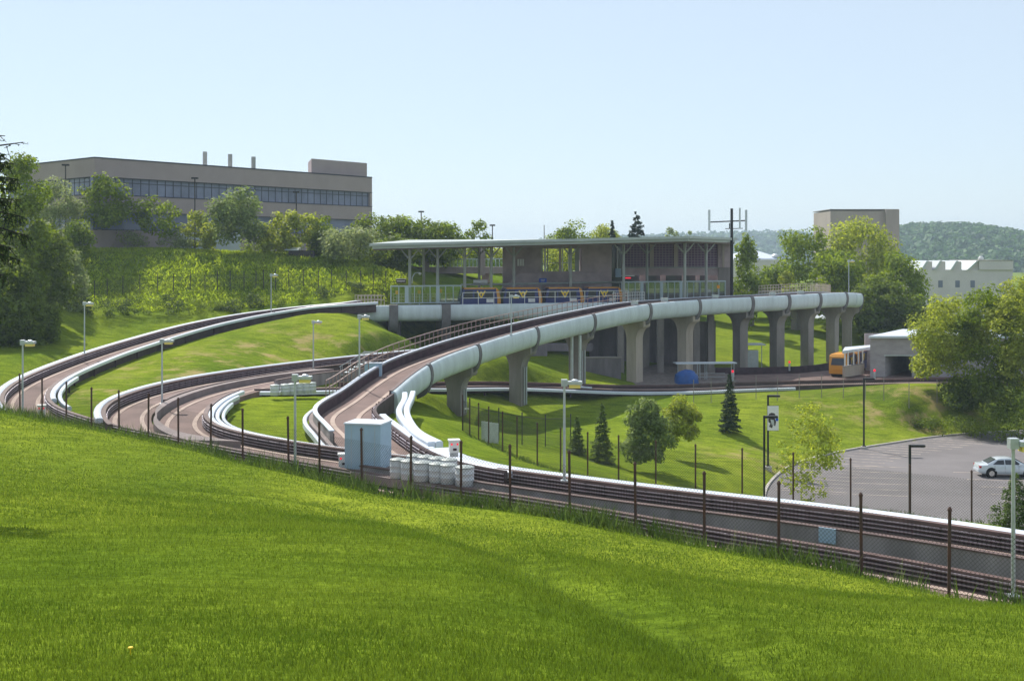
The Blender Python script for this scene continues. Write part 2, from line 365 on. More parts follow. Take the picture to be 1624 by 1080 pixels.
def inside(x, y, poly):
    c = np.zeros(len(x), bool); n = len(poly)
    for i in range(n):
        x0, y0 = poly[i]; x1, y1 = poly[(i + 1) % n]
        k = (y0 > y) != (y1 > y); xi = (x1 - x0) * (y - y0) / (y1 - y0 + 1e-12) + x0; c ^= k & (x < xi)
    return c
def seg_dist(x, y, line):
    best = np.full(len(x), 1e9); side = np.zeros(len(x))
    for a, b in zip(line[:-1], line[1:]):
        ax, ay = a[:2]; bx, by = b[:2]; L2 = (bx - ax) ** 2 + (by - ay) ** 2 + 1e-9
        t = np.clip(((x - ax) * (bx - ax) + (y - ay) * (by - ay)) / L2, 0, 1); dx = x - ax - t * (bx - ax); dy = y - ay - t * (by - ay)
        d = np.hypot(dx, dy); s = np.sign((bx - ax) * (y - ay) - (by - ay) * (x - ax)); m = d < best; best[m] = d[m]; side[m] = s[m]
    return best * side
SWALE = None
def height(x, y):
    x = np.asarray(x, float).ravel(); y = np.asarray(y, float).ravel(); z = tps(np.clip(x, -230, 280), np.clip(y, -40, 440))
    far = np.clip((np.hypot(x, y - 150) - 230) / 250, 0, 1); z = z * (1 - far) + (CAMZ - 13) * far
    z = np.clip(z, CAMZ - 18, CAMZ + 1.2)
    if SWALE is not None:
        d = seg_dist(x, y, SWALE); z += .05 * np.exp(-((d - .9) / .55) ** 2) - .22 * np.exp(-((d + .35) / .75) ** 2)
    m = (x > -60) & (x < 80) & (y > 20) & (y < 165)
    if m.any():
        xi, yi = x[m], y[m]; zi = z[m]; bd = np.full(len(xi), 1e9); bz = np.zeros(len(xi))
        for i in range(0, len(xi), 4000):
            dd = (xi[i:i + 4000, None] - CORR[None, :, 0]) ** 2 + (yi[i:i + 4000, None] - CORR[None, :, 1]) ** 2
            k = dd.argmin(1); bd[i:i + 4000] = np.sqrt(dd[np.arange(len(k)), k]); near = dd < 9.0
            zz = np.where(near, CORR[None, :, 2], 1e9).min(1); bz[i:i + 4000] = np.where(zz < 1e8, zz, CORR[k, 2])
        tgt = bz - .32; wgt = np.clip(1 - (bd - 2.3) / 2.6, 0, 1); wgt = wgt * wgt * (3 - 2 * wgt); fd = seg_dist(xi, yi, FENCE); wgt = wgt * np.clip((fd - .25) / .75, 0, 1)
        zi = zi * (1 - wgt) + np.minimum(zi, tgt + .2 * (1 - wgt)) * wgt
        z[m] = zi
    kd = np.abs(seg_dist(x, y, KERB)); kk = kd < 1.6; z[kk] = np.minimum(z[kk], CAMZ - 16.98 + .5 * np.clip(kd[kk] - .2, 0, 2))
    ins = inside(x, y, KP); z[ins] = CAMZ - 17.12
    return z
def hz(x, y): return float(height([x], [y])[0])
def hit(px, py, d0=5.0, d1=400.0):
    """first ground point seen at this place of the photograph, searched from distance d0"""
    ds = np.arange(d0, d1, .4); x = (px - CX) * ds / F; zr_ = CAMZ + (HY - py) * ds / F; h = height(x, ds); k = np.argmax(h >= zr_)
    d = ds[k]; return np.array((x[k], d, h[k]))
sw = []
for q in ((300, 772), (400, 778), (500, 790), (600, 812), (677, 838), (760, 862), (862, 890), (930, 925), (1000, 955), (1080, 985), (1160, 1020), (1260, 1062)):
    sw.append(hit(q[0], q[1]))
SWALE = spline(sw, 1.5)

def axis(core0, core1, step, far, grow=1.22):
    a = list(np.arange(core0, core1 + 1e-6, step)); s = step
    while a[-1] < far: s *= grow; a.append(a[-1] + s)
    s = step
    while a[0] > -far: s *= grow; a.insert(0, a[0] - s)
    return np.array(a)
gx = axis(-62, 72, .5, 4000)
gy = np.r_[np.arange(3, 46, .3), np.arange(46.2, 215, .7)]
s = .9; ys = list(gy)
while ys[-1] < 5000: s *= 1.22; ys.append(ys[-1] + s)
s = .5
while ys[0] > -400: s *= 1.4; ys.insert(0, ys[0] - s)
gy = np.array(ys)
XX, YY = np.meshgrid(gx, gy); ZZ = height(XX, YY).reshape(XX.shape)
nx, ny = len(gx), len(gy)
me = bpy.data.meshes.new("ground"); V = np.stack([XX.ravel(), YY.ravel(), ZZ.ravel()], 1)
idx = np.arange(nx * ny).reshape(ny, nx); FQ = np.stack([idx[:-1, :-1], idx[:-1, 1:], idx[1:, 1:], idx[1:, :-1]], -1).reshape(-1, 4)
def fast_mesh(me, V, Fa):
    k = Fa.shape[1]; me.vertices.add(len(V)); me.vertices.foreach_set("co", np.asarray(V, np.float32).ravel())
    me.loops.add(Fa.size); me.loops.foreach_set("vertex_index", np.asarray(Fa, np.int32).ravel())
    me.polygons.add(len(Fa)); me.polygons.foreach_set("loop_start", np.arange(0, Fa.size, k, dtype=np.int32)); me.polygons.foreach_set("loop_total", np.full(len(Fa), k, np.int32))
    me.update(calc_edges=True)
fast_mesh(me, V, FQ); me.shade_smooth()

# grass ground: broad patches of yellow-green and deep green, fine mottling, mowing streaks
m = bpy.data.materials.new("grass_ground"); m.use_nodes = True; n = m.node_tree; b = n.nodes["Principled BSDF"]
b.inputs["Roughness"].default_value = 1.0; b.inputs["Specular IOR Level"].default_value = .0
geo = n.nodes.new("ShaderNodeNewGeometry")
def noise_(scale, detail, vec, st=None, rough=.6):
    t = n.nodes.new("ShaderNodeTexNoise"); t.inputs["Scale"].default_value = scale; t.inputs["Detail"].default_value = detail; t.inputs["Roughness"].default_value = rough
    if st:
        mp = n.nodes.new("ShaderNodeMapping"); mp.inputs["Scale"].default_value = st; n.links.new(vec, mp.inputs[0]); vec = mp.outputs[0]
    n.links.new(vec, t.inputs[0]); return t.outputs[0]
def ramp_(src, a, b_, p0=.35, p1=.65):
    r = n.nodes.new("ShaderNodeValToRGB"); r.color_ramp.elements[0].position = p0; r.color_ramp.elements[1].position = p1
    r.color_ramp.elements[0].color = (*a, 1); r.color_ramp.elements[1].color = (*b_, 1); n.links.new(src, r.inputs[0]); return r.outputs[0]
def mix_(f, a, b_, mode='MIX'):
    x = n.nodes.new("ShaderNodeMix"); x.data_type = 'RGBA'; x.blend_type = mode
    if isinstance(f, float): x.inputs[0].default_value = f
    else: n.links.new(f, x.inputs[0])
    n.links.new(a, x.inputs[6]); n.links.new(b_, x.inputs[7]); return x.outputs[2]
pos = geo.outputs["Position"]
c1 = ramp_(noise_(.09, 4, pos, (1, .45, 1)), (0.114, 0.182, 0.020), (0.222, 0.284, 0.032))
c2 = ramp_(noise_(1.1, 6, pos, (.5, 1.2, 1), .7), (0.5, 0.55, 0.5), (1.25, 1.2, 1.1), .3, .7)
c3 = ramp_(noise_(7, 4, pos, None, .75), (0.6, 0.62, 0.6), (1.35, 1.3, 1.2), .32, .68)
cc = mix_(1.0, mix_(1.0, c1, c2, 'MULTIPLY'), c3, 'MULTIPLY')
straw = ramp_(noise_(.35, 5, pos, (1, 1, 1), .7), (0, 0, 0), (1, 1, 1), .50, .66)
rgb = n.nodes.new("ShaderNodeRGB"); rgb.outputs[0].default_value = (0.36, 0.28, 0.13, 1)
att = n.nodes.new("ShaderNodeAttribute"); att.attribute_name = "dry"
mm_ = n.nodes.new("ShaderNodeMath"); mm_.operation = 'MULTIPLY'; n.links.new(straw, mm_.inputs[0]); n.links.new(att.outputs["Fac"], mm_.inputs[1])
cc = mix_(mm_.outputs[0], cc, rgb.outputs[0])
n.links.new(cc, b.inputs["Base Color"])
bp = n.nodes.new("ShaderNodeBump"); bp.inputs["Strength"].default_value = .6; bp.inputs["Distance"].default_value = .15
n.links.new(noise_(5, 6, pos, None, .75), bp.inputs["Height"]); n.links.new(bp.outputs[0], b.inputs["Normal"])
me.materials.append(m); MATS["grass_ground"] = m
go = bpy.data.objects.new("ground", me); COL.objects.link(go); go["kind"] = "structure"
dry = np.zeros(len(V))
for p, rr in ((G(470, 550, -9.0), 9), (G(420, 575, -9.6), 7), (G(300, 575, -9.4), 8), (G(560, 545, -9.0), 7), (G(150, 620, -10), 5), (G(1420, 655, -15.5), 9), (G(1230, 720, -16), 5)):
    dry = np.maximum(dry, np.exp(-(((V[:, 0] - p[0]) ** 2 + (V[:, 1] - p[1]) ** 2) / rr ** 2)))
at = me.attributes.new("dry", 'FLOAT', 'POINT'); at.data.foreach_set("value", np.clip(dry * 1.1, 0, 1).astype(np.float32))

# ================================================================== parking lot, kerb, lines
lot = MB(); zl = CAMZ - 17.04
lot.add([(p[0], p[1], zl) for p in KP], [tuple(range(len(KP)))[::-1]])
struct("parking_lot", lot, "asphalt")
kb = spline([(p[0], p[1], zl) for p in KERB], .8)
struct("kerb", MB().sweep(kb, [(-.10, -.15), (-.10, .13), (.10, .13), (.10, -.15)]), "kerb")
ln = MB()
def strip(a, b_, wd=.15, z=zl + .012):
    a = np.array(a[:2]); b_ = np.array(b_[:2]); t = (b_ - a) / np.linalg.norm(b_ - a); q = np.array((-t[1], t[0])) * wd / 2
    ln.add([(*(a - q), z), (*(b_ - q), z), (*(b_ + q), z), (*(a + q), z)], [(0, 1, 2, 3)])
for i in range(22):           # stalls along the curved far kerb
    y = 1 - i / 21; pk = kb[int(8 + i * (len(kb) - 45) / 22)]
    strip((pk[0] + .5, pk[1] - .5), (pk[0] + 5.2, pk[1] - 2.6))
for i in range(9):            # the stall rows of the middle island near the car
    Y = G(1550, 748 + i * 11.5, -17)[1]
    strip((G(1512, 748, -17)[0] - i * .15, Y), (G(1512, 748, -17)[0] + 9.5, Y - .9))
for i in range(6):
    Y = G(1370, 738 + i * 9, -17)[1]; strip((G(1352, 738 + i * 9, -17)[0], Y), (G(1352, 738 + i * 9, -17)[0] + 4.2, Y - .8))
struct("parking_lines", ln, "line_white")

# ================================================================== guideways at grade
def spread(t, name, m, size, path, n):
    """n copies of one small box spread evenly along a path, as parts of t"""
    me_ = None; o0 = np.array(ORG[t.name])
    for k in range(n):
        i = min(len(path) - 2, int((k + .5) / n * len(path))); d_ = path[i + 1] - path[i]
        if me_ is None: o = MB().box((0, 0, 0), size).build(name, m, None); me_ = o.data; o.parent = t; fst = o
        else: o = fst.copy(); COL.objects.link(o)
        o.location = tuple(path[i] - o0); o.rotation_euler = (0, 0, math.atan2(d_[1], d_[0]) + math.pi / 2)
def guideway(name, label, path, w=2.7, lw=(0, 1), rw=(0, 1), lh=.6, rh=.6, lcover=None, rcover=None, lrail=None, rrail=None, deckmat="deck_tan", wallmat="rust_conc", depth=.62, group="guideway tracks of the people mover", rlow=None):
    t = thing(name, label, "guideway", path[len(path) // 2], group)
    h = w / 2
    MB().sweep(path, [(-h, 0), (h, 0), (h, -depth + .1), (-h, -depth + .1)]).build("deck", deckmat, t)
    for s_ in (-1, 1):
        u = s_ * .80
        MB().sweep(path, [(u - .13, .003), (u - .13, .03), (u + .13, .03), (u + .13, .003)]).build("running_pad", "pad_tan", t)
    for s_, rng, hh, cov, rail in ((-1, lw, lh, lcover, lrail), (1, rw, rh, rcover, rrail)):
        if rng:
            rl = [(*r_, hh) for r_ in (rng if hasattr(rng[0], '__len__') else [rng])]
            if rlow and s_ == 1: rl = [(0, rlow[0], hh), (rlow[0], rlow[1], rlow[2])]
            for (a, b_, hh_) in rl:
                q = cut(path, a, b_); x0, x1 = s_ * (h + .003), s_ * (h + .2)
                wl = MB().sweep(q, [(x0, -depth), (x0, hh_), (x1, hh_), (x1, -depth)]).build("parapet", wallmat, t)
                MB().sweep(q, [(s_ * (h - .04), hh_ - .12), (s_ * (h - .04), hh_ + .05), (s_ * (h + .24), hh_ + .05), (s_ * (h + .24), hh_ + .003), (s_ * (h - .001), hh_ + .003), (s_ * (h - .001), hh_ - .12)]).build("parapet_cap", "rust_brown", wl)
        if rail:
            q = cut(path, *rail)
            MB().sweep(q, [(s_ * (h - .02), .02), (s_ * (h - .02), hh - .13), (s_ * (h - .003), hh - .13), (s_ * (h - .003), .02)]).build("wall_lining", "rust", t)
            for k in range(3):
                v = .12 + k * .15
                MB().sweep(q, [(s_ * (h - .12), v), (s_ * (h - .12), v + .045), (s_ * (h - .07), v + .045), (s_ * (h - .07), v)]).build("power_rail", "rail_steel", t)
            q2 = offset(q, s_ * (h - .085)); spread(t, "rail_bracket", "rust", (.05, .08, .45), q2 + np.array((0, 0, .27)), 90 // (2 if lrail and rrail else 1))
        if cov:
            for (a, b_, off, cw, vt) in cov:
                q = cut(path, a, b_); x0 = s_ * (h + off); x1 = s_ * (h + off + cw); e = .1 * s_
                c_ = MB().sweep(q, [(x0, vt - .28), (x0, vt - .05), (x0 + e, vt), (x1 - e, vt), (x1, vt - .05), (x1, vt - .28)]).build("pipe_cover", "white_cover", t, True)
                q2 = offset(q, (x0 + x1) / 2); spread(t, "cover_stand", "rust", (.12, .12, vt + .42), q2 + np.array((0, 0, (vt - .28) / 2 - .35)), min(14, len(q2) // 6))
    return t
f1 = lambda x: frac_at(T1, lambda p: (PX(p)[0] - x) if p[1] > 95 else 1e4)
e1 = frac_at(T1, lambda p: p[0] + 17.3 if p[1] > 100 else 1e4)
T1c = cut(T1, e1 - .004, 1); fy_ = lambda y: frac_at(T1c, lambda p: p[1] - y)
guideway("guideway", "outermost guideway loop sweeping round the left end and along the near fence", T1c, lw=(0, 1), rw=(0, 1), rh=.55, lh=.5, lrail=(fy_(90), 1), rrail=(0, fy_(76)),
         rcover=[(.0, fy_(77), .24, .5, .66), (fy_(62), 1, .35, .45, .05)], lcover=[(.0, fy_(84), .24, .36, .58), (fy_(97), fy_(80), .75, .26, .5)], rlow=(fy_(76), 1, .12))
n3 = frac_at(T3, lambda p: p[1] - 98); c3f = frac_at(T3, lambda p: p[0] + 11.5 if p[1] < 70 else 1e4)
g0 = frac_at(T3, lambda p: p[0] + 2.6 if p[1] < 70 else 1e4); g1 = frac_at(T3, lambda p: p[1] - 90); gc = frac_at(T3, lambda p: p[0] + 1.9 if p[1] < 70 else 1e4)
T3S = T3
k0 = frac_at(T3, lambda p: p[1] - 97.5)
guideway("guideway", "innermost guideway loop with several white pipes, running on along the right side of the photo", T3S, rw=[(frac_at(T3, lambda p: p[0] + 6.2 if p[1] < 80 else 1e4), 1), ], rh=.5,
         lw=[(0, k0), (g1, c3f + .11), (g0 + .02, 1)], lh=.55, lrail=(c3f + .11 * 0 - .12, 1), rrail=None,
         lcover=[(g1, c3f + .10, .24, .34, .56), (g1 + .02, c3f + .10, .68, .22, .5), (g1 + .05, c3f - .02, 1.05, .18, .45), (gc, 1, .24, .8, .58)], wallmat="conc_wall")
T2c = cut(T2, 0, .93); g2 = lambda y: frac_at(T2c, lambda p: p[1] - y)
guideway("guideway", "middle guideway loop with the white pipe on its outer wall, round the grass bank", T2c, rw=(0, g2(72)), rh=.6, lw=(0, g2(84)), lh=.4, rrail=(0, g2(76)), rcover=[(0, g2(74), .24, .42, .74)])
x5 = frac_at(T5, lambda p: p[0] + 13)
guideway("guideway", "low guideway running level behind the piers towards the yellow car", T5, lw=(x5, 1), rw=(0, 1), lh=.35, rh=.12, rcover=[(.0, .66, .24, .4, .02)], lrail=None, depth=.45)

# island between the two inner loops
isl = MB()
oa = [p for p in offset(T2, -1.58) if p[1] > 66.5 and p[1] < 112]; ob = [p for p in offset(T3, 1.58) if p[1] > 66.5 and p[1] < 112]
oa = np.array(oa); ob = np.array(ob)
qa = cut(oa, 0, 1); qb = cut(ob, 0, 1); nI = 60
la = np.array([cut(oa, 0, 1)[int(i * (len(qa) - 1) / nI)] for i in range(nI + 1)]); lb = np.array([qb[int(i * (len(qb) - 1) / nI)] for i in range(nI + 1)])
vs = []
for i in range(nI + 1):
    vs += [(la[i][0], la[i][1], la[i][2] + .38), (lb[i][0], lb[i][1], lb[i][2] + .44), (la[i][0], la[i][1], la[i][2] - .6), (lb[i][0], lb[i][1], lb[i][2] - .6)]
fs = []
for i in range(nI):
    a = 4 * i; b4 = a + 4; fs += [(a, a + 1, b4 + 1, b4), (a + 2, b4 + 2, b4 + 3, a + 3), (a, b4, b4 + 2, a + 2), (a + 1, a + 3, b4 + 3, b4 + 1)]
isl.add(vs, fs + [(0, 2, 3, 1), (4 * nI, 4 * nI + 1, 4 * nI + 3, 4 * nI + 2)])
isl_o = struct("median", isl, "island_grey")
# gore slab under the barrels where the loops part
def slab(name, pts, ztop, th=.4, m="deck_tan"):
    return struct(name, MB().prism([(p[0], p[1]) for p in pts], [p[2] - th for p in pts], [p[2] for p in pts]), m)
# ================================================================== elevated guideway
mat("glass_dark", (0.02, 0.025, 0.035), 0.12, spec=.6)
mat("brown_conc", (0.43, 0.345, 0.355), 0.9, var=.25, vscale=.6, bump=.1)
mat("roof_metal", (0.40, 0.445, 0.435), 0.4, var=.1, vscale=.6)
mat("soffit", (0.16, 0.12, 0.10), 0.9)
mat("column_paint", (0.34, 0.36, 0.34), 0.6, var=.15, vscale=1)
mat("rail_beige", (0.50, 0.42, 0.34), 0.6, var=.2, vscale=2)
mat("rail_brown", (0.30, 0.21, 0.18), 0.6, var=.3, vscale=2)
mat("frame_blue", (0.40, 0.48, 0.50), 0.45)
mat("prt_blue", (0.015, 0.03, 0.16), 0.3, spec=.5)
mat("prt_gold", (0.62, 0.27, 0.02), 0.35, spec=.5)
mat("logo_gold", (0.85, 0.60, 0.04), 0.5)
mat("tyre", (0.02, 0.02, 0.02), 0.9)
mat("sign_blue", (0.03, 0.10, 0.50), 0.5)
mat("red_lamp", (0.6, 0.01, 0.03), 0.3, emit=((1, .02, .05), .7))
mat("amber", (0.9, 0.35, 0.02), 0.4)
gm = bpy.data.materials.new("screen_glass"); gm.use_nodes = True; n = gm.node_tree
gb = n.nodes.new("ShaderNodeBsdfGlossy"); gb.inputs[0].default_value = (.8, .9, .9, 1); gb.inputs[1].default_value = .05
tb = n.nodes.new("ShaderNodeBsdfTransparent"); tb.inputs[0].default_value = (.80, .88, .87, 1)
mx = n.nodes.new("ShaderNodeMixShader"); mx.inputs[0].default_value = .12
n.links.new(tb.outputs[0], mx.inputs[1]); n.links.new(gb.outputs[0], mx.inputs[2]); n.links.new(mx.outputs[0], n.nodes["Material Output"].inputs[0]); MATS["screen_glass"] = gm

def fasc(u0, o=0.0):      # outer skin of the rounded side cover: (u, v) from parapet top down and under
    pr = [(-.02, .75), (.14, .74), (.27, .64), (.35, .45), (.40, .2), (.42, -.1), (.39, -.42), (.30, -.72), (.12, -.96), (-.15, -1.10), (-.5, -1.16)]
    c = (0, -.2); out = []
    for u, v in pr:
        out.append((u0 + u + (o if u > 0.05 else o * .3), v + (o if v > .7 else (-o if v < -.9 else 0))))
    return out
EL = thing("elevated_guideway", "long elevated guideway ramp with rounded pale metal side cover on flared concrete piers", "guideway", (8, 129, CAMZ - 14.4))
iS = int(np.argmin([abs(p[1] - 86) for p in T4[:60]])); N4 = len(T4)
MB().sweep(T4[iS:], [(-1.75, -.002), (1.7, -.002), (1.5, -1.1), (-1.5, -1.1)]).build("deck", "deck_tan", EL)
MB().sweep(T4[:iS + 1], [(-1.75, -.002), (1.75, -.002), (1.75, -.62), (-1.75, -.62)]).build("ramp_slab", "deck_tan", EL)
for u in (-.78, .78):
    MB().sweep(T4, [(u - .14, .002), (u - .14, .035), (u + .14, .035), (u + .14, .002)]).build("running_pad", "pad_tan", EL)
tL = T4[int(np.argmin([abs(p[1] - 68) for p in T4[:40]])):]
MB().sweep(tL, [(-1.95, -1.0), (-1.95, .73), (-1.753, .73), (-1.753, -1.0)]).build("parapet", "conc", EL)
MB().sweep(tL, [(-1.75, .01), (-1.75, .60), (-1.70, .60), (-1.70, .01)]).build("wall_lining", "rust", EL)
MB().sweep(tL, [(-1.98, .733), (-1.98, .80), (-1.70, .80), (-1.70, .733)]).build("white_cap", "white_cover", EL)
MB().sweep(T4[:iS + 3], [(1.753, -.6), (1.753, .60), (1.9, .60), (1.9, -.6)]).build("parapet", "rust_conc", EL)
MB().sweep(T4[:iS + 3], [(1.69, .01), (1.69, .56), (1.75, .56), (1.75, .01)]).build("wall_lining", "rust", EL)
for k in range(3):
    MB().sweep(T4[:iS + 3], [(1.60, .12 + .16 * k), (1.60, .17 + .16 * k), (1.65, .17 + .16 * k), (1.65, .12 + .16 * k)]).build("power_rail", "rail_steel", EL)
spread(EL, "rail_bracket", "rust_brown", (.06, .12, .55), offset(T4[4:iS + 3], 1.63, .33), 22)
MB().sweep(T4[iS:], [(1.55, .0), (1.55, .72), (1.70, .72), (1.70, .0)]).build("inner_parapet", "rust", EL)
MB().sweep(T4[iS:], [(1.52, .74), (1.52, .80), (1.78, .80), (1.78, .763)]).build("parapet_cap", "rust_brown", EL)
RIB_PX = [678, 752, 847, 940, 1024.5, 1106, 1195, 1250, 1297, 1340]
ribs = [t4_at(x) for x in RIB_PX]
imax = int(np.argmax(T4E[:, 0])); ribs += [134, 145, 155, 164]; ribs = sorted(set(min(r, N4 - 4) for r in ribs))
last = iS
for k, ri in enumerate(ribs + [N4 - 1]):
    seg = T4[last:ri + 1]
    if len(seg) < 3: continue
    pr = fasc(1.72); inner = [(1.2, -1.14), (1.66, -.9), (1.70, .6)]
    mid = len(seg) // 2
    kk_ = max(1, len(seg) // 4); ed = np.linspace(0, len(seg) - 1, kk_ + 1).astype(int); parts = [seg[a_:b_ + 1] for a_, b_ in zip(ed[:-1], ed[1:])]
    for s2 in parts:
        a = s2.copy()
        if len(a) > 2: a[0] = a[0] + (a[1] - a[0]) * .012; a[-1] = a[-1] - (a[-1] - a[-2]) * .012
        MB().sweep(a, pr + inner).build("fascia_panel", "fascia", EL, True)
    last = ri
for k, ri in enumerate(ribs):
    c = T4[ri]; tt = T4[min(ri + 1, N4 - 1)] - T4[ri - 1]; tt = tt / np.linalg.norm(tt); a = np.array([c - tt * .26, c, c + tt * .26])
    po = fasc(1.72, .07)[:7] + [(2.06, -.85), (1.88, -1.28), (1.55, -1.62), (1.0, -1.85)]; pi = [(1.0, -1.12), (1.4, -1.05), (1.75, -.8), (1.76, .7)]
    MB().sweep(a, po + pi).build("cover_band", "rib_grey", EL, True)
    if k == 0: continue
    base = hz(c[0], c[1]) - .3 - c[2]; hw = .62; top = -1.101
    T_ = 1.35 if k < 8 else 1.1
    out = [(-hw, base), (hw, base), (hw, -3.3)]
    for q in range(9):
        an = math.pi / 2 * q / 8; out.append((hw + .85 * (1 - math.cos(an)), -3.3 + 1.45 * math.sin(an)))
    out += [(1.6, -1.65), (1.6, -1.18), (1.45, top), (-1.45, top), (-1.75, -1.3)]
    for q in range(9):
        an = math.pi / 2 * (8 - q) / 8; out.append((-hw - 1.1 * (1 - math.cos(an)), -3.3 + 1.75 * math.sin(an)))
    rgt = np.array((tt[1], -tt[0], 0)); rgt /= np.linalg.norm(rgt)
    pm = MB().plate(out, c, rgt, (0, 0, 1), T_)
    po_ = pm.build("pier", "conc_warm" if k in (4, 5) else "conc", EL)
    if k in (1, 2, 3):
        for q, r_ in ((.28, .07), (.62, .05)):
            p0 = c + rgt * (hw + .10) + tt * (q - .5) * T_ * -1
            MB().pipe([p0 + np.array((0, 0, base + .2)), p0 + np.array((0, 0, -3.0))], r_).build("drain_pipe", "galv", po_)
# the two big grey riser pipes on the pier over the low track
c = T4[ribs[3]]; tt = T4[ribs[3] + 1] - T4[ribs[3] - 1]; tt /= np.linalg.norm(tt)
rg = np.array((tt[1], -tt[0], 0))
for q in (0, .75):
    p0 = P(907 + q * 17, 545, 0.985 * c[1] - .8); gz = CAMZ - 13.3
    MB().pipe([(p0[0], p0[1], c[2] - 1.3), (p0[0], p0[1], gz), (p0[0] + 1.2, p0[1], gz - .1)] if q else [(p0[0], p0[1], c[2] - 1.4), (p0[0], p0[1], gz - .4)], .16, 10).build("riser_pipe", "galv", EL, True)
# white pipes that leave the end of the cover and drop beside the ramp
for wd_, q in ((.19, ((642, 622, -9.35), (642, 630, -9.5), (632.6, 650, -9.5), (641, 667, -9.45), (662.7, 688.5, -9.4), (684, 701, -9.38))), (.19, ((655, 620, -9.35), (653, 628, -9.5), (645, 648, -9.5), (651, 667, -9.45), (668, 686, -9.4), (697, 700, -9.38)))):
    q = spline([G(*v) for v in q], .6)
    MB().sweep(q, [(-wd_, -.3), (-wd_, -.04), (-wd_ * .7, .02), (wd_ * .7, .02), (wd_, -.04), (wd_, -.3)]).build("pipe_cover", "white_cover", EL, True)
i62 = int(np.argmin([abs(p[1] - 62.5) for p in T4[:40]])); i76 = int(np.argmin([abs(p[1] - 77) for p in T4[:40]]))
qq = offset(T4[:i62 + 1], 2.5, .53)
MB().sweep(qq, [(-.5, -.3), (-.5, -.03), (-.44, .02), (.6, .02), (.66, -.03), (.66, -.3)]).build("pipe_cover", "white_cover", EL, True)
qq = offset(T4[i62:i76], 2.2, .55)
MB().sweep(qq, [(-.22, -.3), (-.22, -.03), (-.17, .02), (.17, .02), (.22, -.03), (.22, -.3)]).build("pipe_cover", "white_cover", EL, True)
qq = offset(T4[12:iS - 2], -2.45, .2)
MB().sweep(qq, [(-.12, -.3), (-.12, .0), (-.07, .04), (.07, .04), (.12, .0), (.12, -.3)]).build("pipe_cover", "white_cover", EL, True)
MB().sweep(T4[12:iS - 2], [(-2.2, -.6), (-2.2, .25), (-1.96, .25), (-1.96, -.6)]).build("ledge", "island_grey", EL)

def railing(label, path, h=1.1, n=30, rails=(1.1, .62), r=.028, m="rail_brown", pr=.03, group="pipe railings", cat="railing"):
    t = thing("railing", label, cat, path[0], group); o0 = np.array(ORG[t.name])
    for v in rails: MB().sweep(path, [(-r, v - r), (-r, v + r), (r, v + r), (r, v - r)]).build("rail", m, t)
    f = None; L = np.linspace(0, len(path) - 1, n)
    for i in L:
        p = np.array([np.interp(i, range(len(path)), path[:, k]) for k in range(3)])
        if f is None: f = MB().box((0, 0, h / 2), (pr * 2, pr * 2, h)).build("post", m, None); f.parent = t; o = f
        else: o = f.copy(); COL.objects.link(o)
        o.location = tuple(p - o0)
    return t
iA = int(np.argmin([abs(p[1] - 84.5) + (0 if p[1] < 100 else 99) for p in T4])); iB = t4_at(1050)
railing("brown pipe railing climbing along the far edge of the elevated ramp", offset(T4[iA:iB], -2.35, .55), 1.15, 66, (1.15, .62), .03, "rail_brown")
railing("beige pipe railing on the high right end of the elevated guideway", offset(T4[iB + 22:imax + 8], -2.2, .75), 1.1, 60, (1.1, .75, .4), .03, "rail_beige")

# ================================================================== station
ST = thing("transit_station", "open transit station with flat roof on branching columns above a brown concrete block", "station", (5, 158, CAMZ - 6.2))
SE = spline(zr([(-17.6, 143.9, -5.74), (-11, 145.3, -5.72), (-5, 146.8, -5.7), (5, 149, -5.62), (15, 152, -5.6), (26, 157, -5.5)]))
SP = offset(SE, -1.75, -.75)
bandx = [623, 701]
cuts = [0] + [int(np.argmin([abs(PX(p)[0] - x) for p in SE])) for x in bandx] + [int(len(SE) * .42), int(len(SE) * .6), int(len(SE) * .8), len(SE) - 1]
for a, b_ in zip(cuts[:-1], cuts[1:]):
    MB().sweep(SP[a:b_ + 1], fasc(1.72) + [(1.2, -1.14), (1.66, -.9), (1.70, .6)]).build("fascia_panel", "fascia", ST, True)
for i in cuts[1:3]:
    c = SP[i]; tg = SP[i + 1] - SP[i - 1]; tg = tg / np.linalg.norm(tg) * .5; a = np.array([c - tg, c, c + tg])
    MB().sweep(a, [(1.7, .80), (2.26, .78), (2.34, .2), (2.34, -.9), (2.2, -1.6), (1.8, -2.1), (1.2, -2.5), (.2, -2.75), (-1.5, -2.8), (-1.5, -1.3), (1.2, -1.2), (1.7, -.9)]).build("cover_band", "rib_grey", ST, True)
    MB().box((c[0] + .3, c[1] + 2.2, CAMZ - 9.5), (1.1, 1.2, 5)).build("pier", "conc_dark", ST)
# platform slab, track bed
def px_at(px, d): return (px - CX) * d / F
slabpts = [(p[0], p[1]) for p in offset(SE, -.05)[::6]] + [(30.5, 160), (29.5, 173), (-12, 170), (-17.6, 160)]
MB().prism(slabpts, CAMZ - 7.3, CAMZ - 6.45).build("platform_slab", "conc_dark", ST)
MB().prism([(p[0], p[1]) for p in offset(SE, -4.2)[10::6]] + [(28, 171), (-10, 168.5)], CAMZ - 6.448, CAMZ - 5.75).build("platform", "conc", ST)
